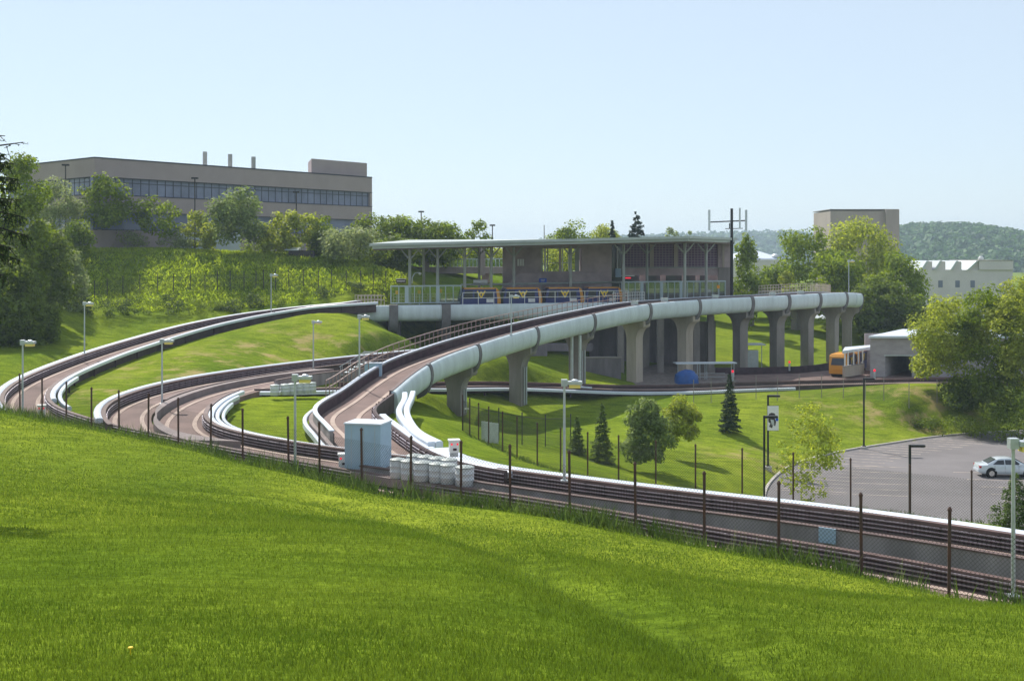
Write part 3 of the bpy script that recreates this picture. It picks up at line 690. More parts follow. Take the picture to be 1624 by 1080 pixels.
# roof
RA, RB_, RC, RD = (-16.4, 145, 1.34), (20.9, 148, 2.26), (29.5, 165, 2.25), (-13.8, 168, 2.05)
def roofz(x, y):
    v = (y - 145) / 21.0; u = (x + 15) / 38.0; u = min(max(u, 0), 1.1); v = min(max(v, 0), 1)
    return CAMZ + (RA[2] * (1 - u) + RB_[2] * u) * (1 - v) + (RD[2] * (1 - u) + RC[2] * u) * v
MB().prism([p[:2] for p in (RA, RB_, RC, RD)], [CAMZ + p[2] - .30 for p in (RA, RB_, RC, RD)], [CAMZ + p[2] for p in (RA, RB_, RC, RD)]).build("roof", "roof_metal", ST)
ins = [(-16.1, 145.3, 1.0), (20.7, 148.3, 1.92), (29.1, 164.7, 1.9), (-13.5, 167.7, 1.7)]
MB().prism([p[:2] for p in ins], [CAMZ + p[2] - .28 for p in ins], [CAMZ + p[2] + .02 for p in ins]).build("roof_edge_trim", "roof_metal", ST)
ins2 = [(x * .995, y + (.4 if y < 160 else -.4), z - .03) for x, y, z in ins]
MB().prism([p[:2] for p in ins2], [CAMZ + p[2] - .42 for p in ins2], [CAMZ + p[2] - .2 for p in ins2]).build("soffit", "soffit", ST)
for px, d in ((650, 149), (694, 149.5), (737, 150), (779, 150.5), (815, 152.5), (905, 153), (989, 151.5), (1026, 159), (1086, 152), (1120, 158), (672, 163), (760, 163)):
    x = px_at(px, d); zt = roofz(x, d) - .75; mb = MB(); r = .19
    mb.tube((x, d, CAMZ - 5.75), (x, d, zt), r, r * .9, 10)
    for ax, ay in ((1, 0), (-1, 0), (0, 1), (0, -1)):
        mb.pipe([(x, d, zt - 1.25), (x + ax * .5, d + ay * .5, zt - .75), (x + ax * 1.15, d + ay * 1.15, zt + .04)], [.12, .1, .07], 6)
    mb.build("branching_column", "column_paint", ST)
# concourse block: walls as boxes with real openings between them
def wallbox(name, px0, px1, y0, y1, d, th=.35, m="brown_conc", par=None):
    x0, x1 = px_at(px0, d), px_at(px1, d); z1 = CAMZ + (HY - y0) * d / F; z0 = CAMZ + (HY - y1) * d / F
    return MB().box(((x0 + x1) / 2, d + th / 2, (z0 + z1) / 2), (x1 - x0, th, z1 - z0)).build(name, m, par or ST)
W1 = wallbox("concourse_wall", 797, 858, 388, 480, 159, 8)
wallbox("small_panel", 820.5, 831, 411, 422, 158.9, .06, "white_paint")  # small window shown as a white panel, its brightness in the paint
for x_ in (823.5, 827.5): wallbox("panel_bar", x_, x_ + .9, 411.3, 421.7, 158.84, .04, "brown_conc")
wallbox("concourse_parapet", 858, 923, 430.5, 480, 158.5, .4)
wallbox("concourse_beam", 858, 923, 386, 394.5, 158.7, .5)
W2 = wallbox("concourse_wall", 923, 970, 386, 480, 158.8, 6)
for x0_, x1_, m_ in ((858.2, 861, "column_paint"), (863, 866, "white_paint"), (867.5, 869.5, "column_paint"), (886.5, 890, "brown_conc"), (891.3, 893.2, "white_paint"), (901, 903, "white_paint"), (912, 919, "column_paint")):
    wallbox("mullion", x0_, x1_, 394.5, 430.5, 158.9, .25, m_)
wallbox("sill_rail", 870, 901, 416.5, 417.8, 159.3, .1, "white_paint")
MB().plate([(-2.6, -1.9), (3.4, -1.9), (.2, .9), (-2.6, .9)], (px_at(940, 158), 157.6, CAMZ - 3.1), (1, 0, 0), (0, 0, 1), .4).build("stair_flank", "brown_conc", ST)
MB().plate([(-3.4, -1.9), (2.6, -1.9), (2.6, .9), (-.2, .9)], (px_at(826, 158), 157.6, CAMZ - 3.1), (1, 0, 0), (0, 0, 1), .4).build("stair_flank", "brown_conc", ST)
wallbox("direction_sign", 855, 867, 441.5, 448, 156.9, .08, "sign_blue")
wallbox("sign_lettering", 857.5, 864.5, 443.6, 444.3, 156.8, .03, "white_paint"); wallbox("sign_lettering", 858.5, 863.5, 445.8, 446.4, 156.8, .03, "white_paint")
# right wing, dark brick grid panels between light pilasters
bk = bpy.data.materials.new("dark_brick"); bk.use_nodes = True; n = bk.node_tree; b = n.nodes["Principled BSDF"]; b.inputs["Roughness"].default_value = .85
tc = n.nodes.new("ShaderNodeTexCoord"); mp = n.nodes.new("ShaderNodeMapping"); mp.inputs["Rotation"].default_value = (R(90), 0, 0); br = n.nodes.new("ShaderNodeTexBrick")
br.inputs["Color1"].default_value = (.14, .08, .16, 1); br.inputs["Color2"].default_value = (.18, .10, .18, 1); br.inputs["Mortar"].default_value = (.32, .25, .28, 1)
br.inputs["Scale"].default_value = 1; br.inputs["Brick Width"].default_value = .42; br.inputs["Row Height"].default_value = .32; br.inputs["Mortar Size"].default_value = .04; br.offset = 0
n.links.new(tc.outputs["Object"], mp.inputs[0]); n.links.new(mp.outputs[0], br.inputs[0]); n.links.new(br.outputs[0], b.inputs[0]); MATS["dark_brick"] = bk
for a, b_ in ((986, 1031), (1037, 1069), (1075, 1139)): wallbox("brick_panel", a, b_, 384, 424.3, 165, .3, "dark_brick")
for a, b_ in ((1031, 1037), (1069, 1075)): wallbox("pilaster", a, b_, 384, 424.3, 164.8, .6, "conc_warm")
wallbox("brick_panel", 1139, 1163, 384, 424.3, 164.6, 7, "brown_conc"); wallbox("pilaster", 1145.5, 1149, 386, 424, 164.4, .2, "conc_warm")
wallbox("spandrel", 986, 1139, 424.3, 437, 164.7, .5, "brown_conc"); wallbox("ledge_rail", 986, 1139, 423.6, 425.4, 164.4, .2, "column_paint")
wallbox("end_wall", 1139, 1163, 424.3, 480, 164.55, .5, "conc")
for a, b_ in ((975, 984), (1015, 1027), (1048, 1056), (1082, 1087), (1104, 1110), (1122, 1139)): wallbox("mullion", a, b_, 437, 480, 165.5, .3, "brown_conc")
wallbox("window", 971, 1139, 437, 470, 168, .1, "glass_dark"); wallbox("wainscot", 971, 1139, 458, 480, 165.8, .3, "brown_conc")
wallbox("dark_gap_sheet", 970, 986, 388, 480, 163, .2, "glass_dark"); wallbox("landing_panel", 976, 985, 426, 440, 161.8, .15, "box_blue"); wallbox("landing_post", 978.5, 980, 391, 426, 161.7, .12, "white_paint")  # near-black sheet stands in for the shade inside the open gap
# undercroft
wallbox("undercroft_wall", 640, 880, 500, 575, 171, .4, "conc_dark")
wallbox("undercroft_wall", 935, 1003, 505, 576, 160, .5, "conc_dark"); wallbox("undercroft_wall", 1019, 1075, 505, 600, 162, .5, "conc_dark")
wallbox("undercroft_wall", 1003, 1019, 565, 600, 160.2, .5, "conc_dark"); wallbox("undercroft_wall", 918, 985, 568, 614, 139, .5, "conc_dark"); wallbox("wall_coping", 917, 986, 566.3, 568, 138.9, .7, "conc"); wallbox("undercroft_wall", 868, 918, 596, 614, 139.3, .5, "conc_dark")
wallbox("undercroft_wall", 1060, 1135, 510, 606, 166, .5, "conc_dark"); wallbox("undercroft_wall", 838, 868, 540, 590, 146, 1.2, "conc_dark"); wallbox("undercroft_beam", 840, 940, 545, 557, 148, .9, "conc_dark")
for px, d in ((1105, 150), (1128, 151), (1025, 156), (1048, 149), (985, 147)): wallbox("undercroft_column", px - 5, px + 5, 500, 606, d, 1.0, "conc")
wallbox("small_panel", 1010, 1015, 549, 562, 159.6, .1, "logo_gold")  # small yellow panel between the undercroft walls

# screens, cars and rails on the station guideway
def screen(label, px0, px1, d0, d1, y0, y1, n, wides=()):
    p0, p1 = np.array((px_at(px0, d0), d0)), np.array((px_at(px1, d1), d1)); zb = CAMZ + (HY - y1) * d0 / F; zt = CAMZ + (HY - y0) * d0 / F
    t = thing("glass_screen", label, "glass screen", (p0[0], p0[1], zb)); a = math.atan2(p1[1] - p0[1], p1[0] - p0[0]); L = np.linalg.norm(p1 - p0)
    mid = (p0 + p1) / 2
    MB().box((mid[0], mid[1], zt), (L + .1, .14, .16), a).build("top_rail", "frame_blue", t)
    MB().box((mid[0], mid[1], zb + .08), (L + .1, .12, .12), a).build("bottom_rail", "frame_blue", t)
    for i in range(n + 1):
        q = p0 + (p1 - p0) * i / n; wd = .42 if i in wides else .09
        MB().box((q[0], q[1], (zb + zt) / 2 + .012), (wd, .1, zt - zb - .17), a).build("mullion", "frame_blue", t)
        if i < n:
            q2 = p0 + (p1 - p0) * (i + .5) / n; MB().box((q2[0], q2[1], (zb + zt) / 2), (L / n - .12, .02, zt - zb - .3), a).build("pane", "screen_glass", t)
    return t
screen("greenish glass screen standing at the left end of the station", 620, 731, 146.6, 149, 454, 482, 9, (2, 6))
screen("long glass screen at the right end of the station behind the ramp", 986, 1150, 154, 160, 447.5, 479, 16, (3, 6, 9))
sg = thing("overhead_rail", "pale pipe rail running above the parked people mover cars", "rail", (px_at(731, 151), 151, CAMZ - 3.5))
MB().tube((px_at(731, 151.5), 151.5, CAMZ - 3.55), (px_at(986, 158), 158, CAMZ - 3.35), .12).build("pipe", "column_paint", sg)
for i in range(9):
    x = px_at(735 + i * 31, 151.6 + i * .8); MB().tube((x, 151.6 + i * .8, CAMZ - 6.4), (x, 151.6 + i * .8, CAMZ - 3.6), .05, n=6).build("post", "column_paint", sg)
fr = SE[int(np.argmin([abs(PX(p)[0] - 729) for p in SE])):int(np.argmin([abs(PX(p)[0] - 1005) for p in SE]))]
railing("white pipe railing in front of the parked blue and gold cars", fr, 1.35, 12, (1.35, .72), .03, "white_paint")
railing("beige railing at the left tip of the station guideway", offset(SE[:int(np.argmin([abs(PX(p)[0] - 621) for p in SE]))], -.2), 1.1, 9, (1.1, .6), .03, "rail_beige")
railing("beige railing behind the left tip of the station guideway", offset(SE[:int(np.argmin([abs(PX(p)[0] - 621) for p in SE]))], -3.6), 1.1, 9, (1.1, .6), .03, "rail_beige")

def rail_px(label, px0, px1, d0, d1, z, n, m="rail_beige", rails=(1.1, .72, .36)):
    pth = spline([np.array((px_at(px0 + (px1 - px0) * t, d0 + (d1 - d0) * t), d0 + (d1 - d0) * t, CAMZ + z)) for t in (0, .33, .66, 1)], 1.0)
    return railing(label, pth, 1.1, n, rails, .028, m)
rail_px("beige platform railing seen through the right glass screen", 990, 1135, 157.5, 162, -5.72, 26)
rail_px("beige platform railing seen through the left glass screen", 624, 726, 151.2, 153, -5.72, 18)
rail_px("pale railing round the end of the station guideway right of the cars", 972, 1022, 152.0, 154.5, -5.6, 14, "white_paint")
for px in (1012, 1060, 1142, 1231, 1275):
    c_ = T4E[t4_at(px)]; MB().box(c_ + np.array((-.35, .2, .22)), (.75, .4, .42)).build("junction_box", "galv", EL)
def prt_car():
    t = thing("people_mover_car", "x", "people mover car", (0, 0, 0), "people mover cars"); L, W, H_ = 4.72, 2.03, 2.67; h = W / 2
    def side(y, th, pts, name, m, par): return MB().plate(pts, (0, y, 0), (1, 0, 0), (0, 0, 1), th).build(name, m, par)
    body = [(-2.3, .35), (2.3, .35), (2.36, .9), (2.34, 1.35), (2.12, 2.3), (1.95, 2.48), (-1.95, 2.48), (-2.12, 2.3), (-2.34, 1.35), (-2.36, .9)]
    bd = side(0, W - .02, body, "body", "prt_blue", t)
    cap = [(-1.97, 2.483), (-1.95, 2.54), (-1.8, 2.58), (1.8, 2.58), (1.95, 2.54), (1.97, 2.483)]
    side(0, W + .01, [(1.98, .34), (2.32, .34), (2.39, .9), (2.37, 1.35), (2.15, 2.31), (1.96, 2.5), (1.80, 2.5), (1.98, 1.35)], "end_cap", "prt_gold", t)
    for s_ in (-1, 1): side(s_ * (h + .004), .03, [(-2.0, 2.42), (1.66, 2.42), (1.66, 2.48), (-1.95, 2.48)], "roof_line", "prt_gold", t)
    side(0, W - .2, cap, "roof", "prt_gold", t)
    side(0, W - .4, [(-2.1, .08), (2.1, .08), (2.1, .35), (-2.1, .35)], "chassis", "tyre", t)
    for s_ in (-1, 1):
        y = s_ * (h - .003)
        side(y, .03, [(-2.2, .42), (1.92, .42), (1.92, 1.3), (1.76, 2.38), (-2.0, 2.38), (-2.24, 1.3)], "side_panel", "prt_blue", t)
        y2 = s_ * (h + .012)
        side(y2, .03, [(-2.1, 1.3), (-.98, 1.3), (-.98, 2.25), (-1.9, 2.25)], "window", "glass_dark", t)
        side(y2, .03, [(.42, 1.32), (1.46, 1.32), (1.46, 2.2), (.42, 2.2)], "window", "glass_dark", t)
        dr = side(y2, .025, [(-.86, .6), (.34, .6), (.34, 2.24), (-.86, 2.24)], "door", "prt_blue", t)
        side(s_ * (h + .03), .02, [(-.78, 1.32), (-.32, 1.32), (-.32, 2.12), (-.78, 2.12)], "window", "glass_dark", dr)
        side(y2, .02, [(.66, .85), (1.5, .85), (1.5, 1.28), (.66, 1.28)], "notice", "white_paint", t)
        em = MB(); cx, cz, sc = (.02, 1.86, .92)
        pts = [(-.50, .36), (-.24, -.08), (0, .26), (.24, -.08), (.50, .36)]
        def stroke(a, b_, wd):
            a = np.array(a) * sc; b_ = np.array(b_) * sc; t_ = (b_ - a) / np.linalg.norm(b_ - a); q = np.array((-t_[1], t_[0])) * wd / 2
            em.plate([tuple(a - q - t_ * .03), tuple(b_ - q + t_ * .03), tuple(b_ + q + t_ * .03), tuple(a + q - t_ * .03)], (cx, s_ * (h + .045), cz), (1, 0, 0), (0, 0, 1), .012)
        for a, b_ in zip(pts[:-1], pts[1:]): stroke(a, b_, .17)
        stroke((-.2, -.16), (0, -.5), .15); stroke((.2, -.16), (0, -.5), .15)
        em.build("emblem", "logo_gold", t)
    for e in (-1, 1):
        MB().plate([(-.78, 1.35), (.78, 1.35), (.68, 2.15), (-.68, 2.15)], (e * (2.39 if e > 0 else 2.33), 0, .0), (0, 1, 0), (0, 0, 1), .06).build("end_window", "glass_dark", t)
    for o in COL.objects:
        if o.parent == t and o.name.startswith("end_window"):
            e = 1 if o.data.vertices[0].co.x > 0 else -1
            for v in o.data.vertices: v.co.x += -e * (v.co.z - 1.35) * .26
    for x in (-1.6, 1.6):
        for s_ in (-1, 1):
            MB().tube((x, s_ * .62, .33), (x, s_ * .88, .33), .33, n=16).build("wheel", "tyre", t)
    return freeze(t)
car0 = prt_car()
ca = math.atan2(.26, 1)
lab = ["blue and gold people mover car at the left end of the four in the station", "second blue and gold people mover car from the left in the station", "third blue and gold people mover car from the left in the station", "blue and gold people mover car at the right end of the four in the station"]
for i, px in enumerate((760, 826, 892, 954)):
    d = 149.6 + i * 1.15; loc = (px_at(px, d), d, CAMZ - 6.42)
    o = place(car0, loc, ca * .9) if i == 0 else dup(car0, loc, ca * .9)
    o["label"] = lab[i]
o = dup(car0, (px_at(1340, 146.5), 147.5, CAMZ - 14.02), R(242), label="gold ended people mover car stopped under the ramp beside the canopy")
o = dup(car0, (px_at(1358, 152), 152.6, CAMZ - 14.02), R(242), label="people mover car half hidden behind the one under the small canopy")
mat("gravel", (0.20, 0.17, 0.16), .95, var=.4, vscale=2, bump=.4, bscale=12)
# ================================================================== fences
def chain(mb, p0, p1, h, sp=.16, r=.006, bottom=.05):
    """chain link between two posts: two families of slanted wires"""
    p0 = np.array(p0, float); p1 = np.array(p1, float); L = np.linalg.norm((p1 - p0)[:2]); n = int((L + h) / sp)
    ux = (p1 - p0) / L
    for k in range(n):
        for sgn in (0, 1):
            a0 = -h + k * sp * (L + h) / (n * sp); s0, s1 = max(a0, 0), min(a0 + h, L)
            if s1 <= s0: continue
            z0, z1 = s0 - a0, s1 - a0
            if sgn: s0, s1 = L - s0, L - s1
            q0 = p0 + ux * s0 + np.array((0, 0, z0 + bottom)); q1 = p0 + ux * s1 + np.array((0, 0, z1 + bottom)); dz = np.array((0, 0, r * 1.4)); nn = np.array((-ux[1], ux[0], 0)) * r * (.5 if sgn else -.5)
            mb.add([q0 - dz + nn, q1 - dz + nn, q1 + dz + nn, q0 + dz + nn], [(0, 1, 2, 3)])
def fence(label, pts, h=2.45, pr=.045, m="post_rust", meshh=2.1, sp=.16, r=.006, wm="wire", top=False, lean=.0, group="chain link fences", cover=True):
    t = thing("chain_link_fence", label, "fence", pts[0], group); o0 = np.array(ORG[t.name]); f = None
    for i, p in enumerate(pts):
        if f is None:
            f = MB().tube((0, 0, -.3), (0, 0, h), pr, n=7).lathe((0, 0, h - .02), [(pr * 1.3, 0), (pr * 1.3, .05), (pr * .4, .12)], 7).build("post", m, None); f.parent = t; o = f
        else: o = f.copy(); COL.objects.link(o)
        o.location = tuple(np.array(p) - o0); o.rotation_euler = (random.uniform(-lean, lean), random.uniform(-lean, lean), 0)
        if i < len(pts) - 1:
            mb = MB(); chain(mb, p, pts[i + 1], meshh, sp, r); mb.build("mesh_panel", wm, t)
            if top:
                MB().tube(np.array(p) + (0, 0, meshh + .05), np.array(pts[i + 1]) + (0, 0, meshh + .05), .02, n=5).build("top_rail", wm, t)
    return t
def onground(pts, dz=0.0): return [np.array((p[0], p[1], hz(p[0], p[1]) + dz)) for p in pts]
fence("rusty chain link fence crossing the whole lawn edge in front of the guideway", onground(FENCE), 2.5, .05, "post_rust", 2.0, .13, .0045, lean=.015)
fence("chain link fence between the white guideway pipe and the parking lot", onground(F2), 2.45, .045, "post_rust", 2.05, .14, .005)
fence("chain link fence along the top of the grass slope below the low guideway", onground(F3), 2.3, .035, "conc", 2.0, .2, .007)
F4 = [hit(x, y, 140) for x, y in ((150, 478), (170, 474), (195, 470), (222, 468), (250, 467), (275, 466), (302, 465), (325, 464), (345, 463), (365, 462), (387, 461), (406, 461), (418, 461), (437, 461), (458, 461), (481, 460), (505, 461), (526, 460), (549, 461), (572, 462), (592, 462), (612, 463))]
fence("weathered chain link fence half way up the rough grass bank", onground(F4), 2.3, .05, "wire_dark", 2.0, .25, .006, "wire_dark")
F6 = [hit(x, y, 60) for x, y in ((745, 692), (791, 700), (828, 706), (865, 709), (905, 706))]
fence("short chain link fence cutting back across the lawn from the gate", onground(F6), 2.3, .04, "wire_dark", 2.0, .18, .006, "wire_dark", top=True)
F7 = [np.array((x, y, 0)) for x, y in ((48, 190), (52, 184), (56, 178), (60, 172))]
fence("dark chain link fence on the slope behind the right end of the elevated guideway", onground(F7), 2.3, .05, "wire_dark", 2.1, .22, .008, "wire_dark")
# gate at the corner of fence 2
gt = thing("fence_gate", "narrow chain link gate with a small white plate at the fence corner", "gate", onground([F2[0]])[0])
g0_ = np.array(ORG[gt.name]); g1_ = g0_ + np.array((-.55, 1.6, .05))
for q in (g0_, g1_): MB().tube(q + (0, 0, -.2), q + (0, 0, 2.6), .05, n=7).build("gate_post", "post_rust", gt)
mb = MB(); chain(mb, g0_, g1_, 2.2, .1, .01); mb.build("mesh_panel", "wire_dark", gt)
MB().box((g0_ + g1_) / 2 + (0.05, -.05, 1.75), (.3, .03, .1)).build("plate", "white_paint", gt)
cb = [hit(x, y, 60) for x, y in ((764, 700), (777, 702), (790, 704))]
cbt = thing("screen_panels", "row of low pale grey panels standing inside the fence corner", "panel", cb[0])
for i in range(5):
    p = cb[0] + (cb[2] - cb[0]) * (i + .5) / 5; MB().box((p[0], p[1], hz(p[0], p[1]) + .65), (.28, .05, 1.5)).build("panel", "galv", cbt)

# ================================================================== lamps, cabinets, drums
def silver_lamp(h=4.3):
    t = thing("light_pole", "x", "lamp", (0, 0, 0), "silver guideway lamps")
    MB().tube((0, 0, 0), (0, 0, h), .065, .05, 10).build("pole", "galv", t, True)
    MB().box((0, 0, .03), (.3, .3, .06)).build("base_plate", "galv", t)
    MB().box((0, 0, h + .11), (.26, .26, .30)).build("driver_box", "galv", t)
    hd = MB().prism([(.12, -.2), (.75, -.24), (.75, .24), (.12, .2)], h + .04, h + .18).add([], []).build("lamp_head", "galv", t)
    MB().lathe((.45, 0, h + .18), [(.16, 0), (.14, .06), (.06, .09)], 10).build("photocell", "galv", t)
    MB().prism([(.2, -.16), (.68, -.2), (.68, .2), (.2, .16)], h - .12, h + .038).build("lens", "lens", t)
    return freeze(t)
mat("lens", (0.85, 0.68, 0.20), 0.25, spec=.5)
l0 = silver_lamp()
LS = [((1607, 946), 36.3, 4.45, "tall silver guideway lamp nearest the camera at the right edge"), ((895, 763), 53.9, 4.1, "silver guideway lamp on the white cover left of the two conifers"),
      ((468, 755), 56.5, 4.3, "silver guideway lamp beside the near fence below the grass oval"), ((257, 641), 84, 4.1, "silver lamp on the grey median between the two inner loops"),
      ((36, 661), 77.5, 4.45, "silver lamp at the far left bend of the outermost loop"), ((134, 561), 111, 4.3, "silver lamp on the outer loop beside the dark trees"),
      ((430, 503), 142, 4.6, "silver lamp on the far stretch of the outer loop above the bank"), ((497, 586), 112, 4.1, "silver lamp between the two loops at the foot of the grass bank")]
first = True
for (px, py), d, h, lb in LS:
    x = px_at(px, d); z = CAMZ + (HY - py) * d / F; sc = h / 4.3
    o = place(l0, (x, d, z), 0, 1) if first else dup(l0, (x, d, z), 0, (1, 1, sc)); o["label"] = lb; first = False
for i, (ix, u, lb) in enumerate((((615, 600), -1.9, "silver lamp on the far wall where the ramp starts to rise"), ((805, 535), 1.95, "silver lamp standing on the rounded cover of the ramp below the second car"))):
    k = t4_at(ix[0] + (30 if i == 0 else 0)); c = offset(T4, u, .72)[k]; dup(l0, c, 0, (1, 1, 1.0 if i == 0 else .78), lb)
c = T4E[t4_at(1350)]; dup(l0, c + np.array((-.3, .1, -.05)), 0, (1, 1, .95), "silver lamp on top of the right end of the elevated guideway")

def signal_box():
    t = thing("signal_cabinet", "x", "signal", (0, 0, 0), "white signal cabinets with twin red lights")
    MB().box((0, 0, .55), (.52, .45, .62)).build("cabinet", "white_paint", t)
    MB().box((0, 0, .12), (.42, .35, .24)).build("pedestal", "galv", t)
    MB().box((0, 0, .90), (.62, .55, .08)).build("hood", "white_paint", t)
    for x in (-.15, .16): MB().tube((x, -.226, .70), (x, -.26, .70), .05, n=14).build("red_light", "red_lamp", t)
    MB().box((.02, -.235, .42), (.2, .02, .12)).build("label_plate", "rust", t)
    return freeze(t)
s0 = signal_box()
place(s0, P(545, 747, 59.2), R(8), .9)["label"] = "white signal cabinet with two red lights beside the equipment shed"
dup(s0, P(720, 724, 58), R(10), .85, label="white signal cabinet with two red lights on the white pipe cover behind the drums")
dup(s0, P(66, 662, 74.2), R(15), .8, label="small white signal cabinet with two red lights at the left bend")
dup(s0, P(693, 563, 112), R(0), .9, label="white signal cabinet at the foot of the brown ramp railing")
def stub_signal(loc, lb):
    t = thing("signal_post", lb, "signal", loc, "short posts with a red light"); o = np.array(loc, float)
    MB().tube(o, o + (0, 0, .9), .11, n=10).build("post", "galv", t); MB().lathe(o + (0, 0, .9), [(.08, 0), (.13, .06), (.13, .2), (.05, .28)], 10).build("red_light", "red_lamp", t); return t
stub_signal(P(1387, 602, 142) , "white post with a red light by the corner of the grey block building")
stub_signal(P(1252, 588, 150), "white post with a red light at the base of a pier")
stub_signal(P(1162, 604, 138), "post with a red light under the canopy rail left of the tall piers")

def drum():
    t = thing("drum", "x", "drum", (0, 0, 0), "white drums")
    MB().lathe((0, 0, 0), [(.27, 0), (.285, .02), (.285, .28), (.295, .30), (.285, .32), (.285, .56), (.295, .58), (.285, .60), (.285, .84)], 20).build("barrel", "drum_white", t, True)
    MB().lathe((0, 0, .84), [(.30, 0), (.30, .04), (.26, .07), (.05, .13)], 20).build("lid", "drum_lid", t, True)
    return freeze(t)
mat("drum_white", (0.62, 0.65, 0.68), 0.5, var=.12, vscale=2.5); mat("drum_lid", (0.30, 0.34, 0.34), 0.5, var=.2, vscale=3)
d0_ = drum()
names_f = ["leftmost white drum of the front row beside the equipment shed", "second white drum of the front row from the equipment shed", "third and widest looking white drum of the front row", "fourth white drum of the front row, behind a fence post", "fifth white drum of the front row, second from its right end",
           "rightmost white drum of the front row at the tip of the gore"]
dk = CAMZ - 10.19
front = [(631, 757), (648, 759.5), (670, 762), (693, 764.5), (711, 766.5), (737, 770)]
for i, (px, py) in enumerate(front):
    p = G(px, py, -9.86); sc = (1.4, 1.4, .92) if i in (2, 5) else (1.22, 1.22, .92)
    o = place(d0_, p, 0, sc) if i == 0 else dup(d0_, p, 0, sc); o["label"] = names_f[i]
for i, (px, py) in enumerate(((657, 751), (675, 753), (693, 755.5), (712, 758))):
    dup(d0_, G(px, py, -9.86), 0, (1.3, 1.3, .94), label=["left end drum of the back row, showing its lid above the front row", "second drum of the back row above the widest front drum", "third drum of the back row, only its lid showing", "right end drum of the back row behind the others"][i])
nb = ["leftmost drum of the far group on the wide deck", "second drum of the far group on the wide deck", "third drum of the far group, below the silver lamp head", "fourth drum of the far group on the wide deck", "fifth drum of the far group on the wide deck", "rightmost drum of the far group on the wide deck"]
for i, (px, py) in enumerate(((436, 627), (452, 626), (463, 625), (474, 624), (485, 623.5), (494, 623))):
    dup(d0_, G(px, py, -10.22), 0, (1.2, 1.2, .85), label=nb[i], group="white drums")

slab("gore_slab", [G(x, y, -9.87) for x, y in ((556, 748), (622, 759), (700, 769.5), (770, 776), (758, 764), (735, 754), (700, 744), (660, 737), (600, 733), (548, 732))], 0, .35, "island_grey")
# equipment shed: shade painted blue on the sides, bright top painted white
S_l = G(584, 741, -9.9); sh = thing("equipment_shed", "white metal equipment shed, shade-blue on its sides, standing between the ramp and the near guideway", "shed", S_l)
yaw = R(-14)
MB().box(S_l + (0, 0, 1.04), (1.75, 1.5, 2.08), yaw).build("body", "box_blue", sh)
MB().box(S_l + (0, 0, 2.115), (1.83, 1.58, .07), yaw).build("lid", "white_cover", sh)
for dx in (-.55, 0.05, .6): MB().box(S_l + (math.cos(yaw) * dx + .752 * math.sin(yaw), math.sin(yaw) * dx - .752 * math.cos(yaw), 1.05), (.02, .012, 2.0), yaw).build("seam", "galv", sh)
q = P(592, 594, 96); bx = thing("control_cabinet", "pale blue cabinet beside the start of the brown ramp railing", "cabinet", q)
MB().box(q + (0, 0, .1), (1.3, .6, 1.5)).build("body", "box_blue", bx); MB().box(q + (0, 0, .88), (1.4, .7, .06)).build("lid", "white_cover", bx)
for dx in (-.3, .3): MB().box(q + (dx, -.31, .1), (.5, .02, 1.25)).build("door", "box_blue", bx)
# small steel stair and platform at the ramp foot
q = G(560, 600, -10.4); sp_ = thing("steel_steps", "small galvanised steel steps with handrails beside the ramp", "steps", q)
for i in range(5): MB().box(q + (-.9 + i * .38, .1, .3 + i * .22), (.36, 1.0, .05)).build("tread", "galv", sp_)
for s_ in (-.5, .5):
    MB().pipe([q + (-1.1, s_ + .1, 1.0), q + (.9, s_ + .1, 2.2), q + (2.0, s_ + .1, 2.2)], .03, 6).build("handrail", "galv", sp_)
    for dx, z0 in ((-1.0, 0), (-.3, .3), (.4, .8), (.9, 1.2)): MB().tube(q + (dx, s_ + .1, z0 - .1), q + (dx, s_ + .1, 1.05 + max(0, dx + 1.1) * .6), .025, n=6).build("post", "galv", sp_)
# little warning sign on the oval lawn, and hose
q = hit(513, 700, 50); sg2 = thing("small_sign", "small dark brown sign on a stake on the oval lawn", "sign", q)
MB().box(q + (0, 0, .62), (.32, .02, .38)).build("board", "rust", sg2); MB().tube(q, q + (0, .02, .8), .015, n=5).build("stake", "galv", sg2); MB().box(q + (0, -.013, .68), (.24, .008, .05)).build("lettering", "white_paint", sg2)
# pale panel on the near concrete wall

q = P(1312, 849, 43.6); solo("access_panel", MB().box(q, (.62, .05, .52), R(-40 + 2)), "box_blue", "pale blue square panel on the grey guideway wall at the right", "panel", q)

def black_lamp():
    t = thing("parking_lamp", "x", "lamp", (0, 0, 0), "black parking lot lamps")
    MB().box((0, 0, 2.9), (.13, .13, 5.8)).build("pole", "black_paint", t)
    MB().box((.48, 0, 5.72), (.85, .36, .15)).build("lamp_head", "black_paint", t)
    MB().lathe((0, 0, -.2), [(.3, 0), (.3, .45), (.22, .5)], 16).build("footing", "kerb", t)
    MB().box((0, 0, .32), (.3, .3, .06)).build("base_plate", "black_paint", t)
    return freeze(t)
b0 = black_lamp()
BL = [((1218, 742), "black parking lamp with a banner beside the young tree"), ((1212, 789), "black parking lamp at the left tip of the parking lot kerb"), ((1370, 703), "black parking lamp standing on the lawn beyond the kerb"), ((1443, 842), "black parking lamp inside the parking lot in front of the far stalls")]
for i, ((px, py), lb) in enumerate(BL):
    z = -17.0 if i == 3 else -16.55; p = G(px, py, z); p[2] = hz(p[0], p[1]) if i != 3 else zl
    s_ = (707 if i == 3 else (628 if i == 0 else 661 if i == 1 else 601)); ht = CAMZ + (HY - s_) * p[1] / F - p[2]
    o = place(b0, p, 0, (1, 1, ht / 5.72)) if i == 0 else dup(b0, p, 0, (1, 1, ht / 5.72)); o["label"] = lb
    if i == 0: pB = p
bt = thing("banner", "white lamp post banner printed with a dark helmeted figure", "banner", P(1226, 663, pB[1] - .1)); o = np.array(ORG[bt.name])
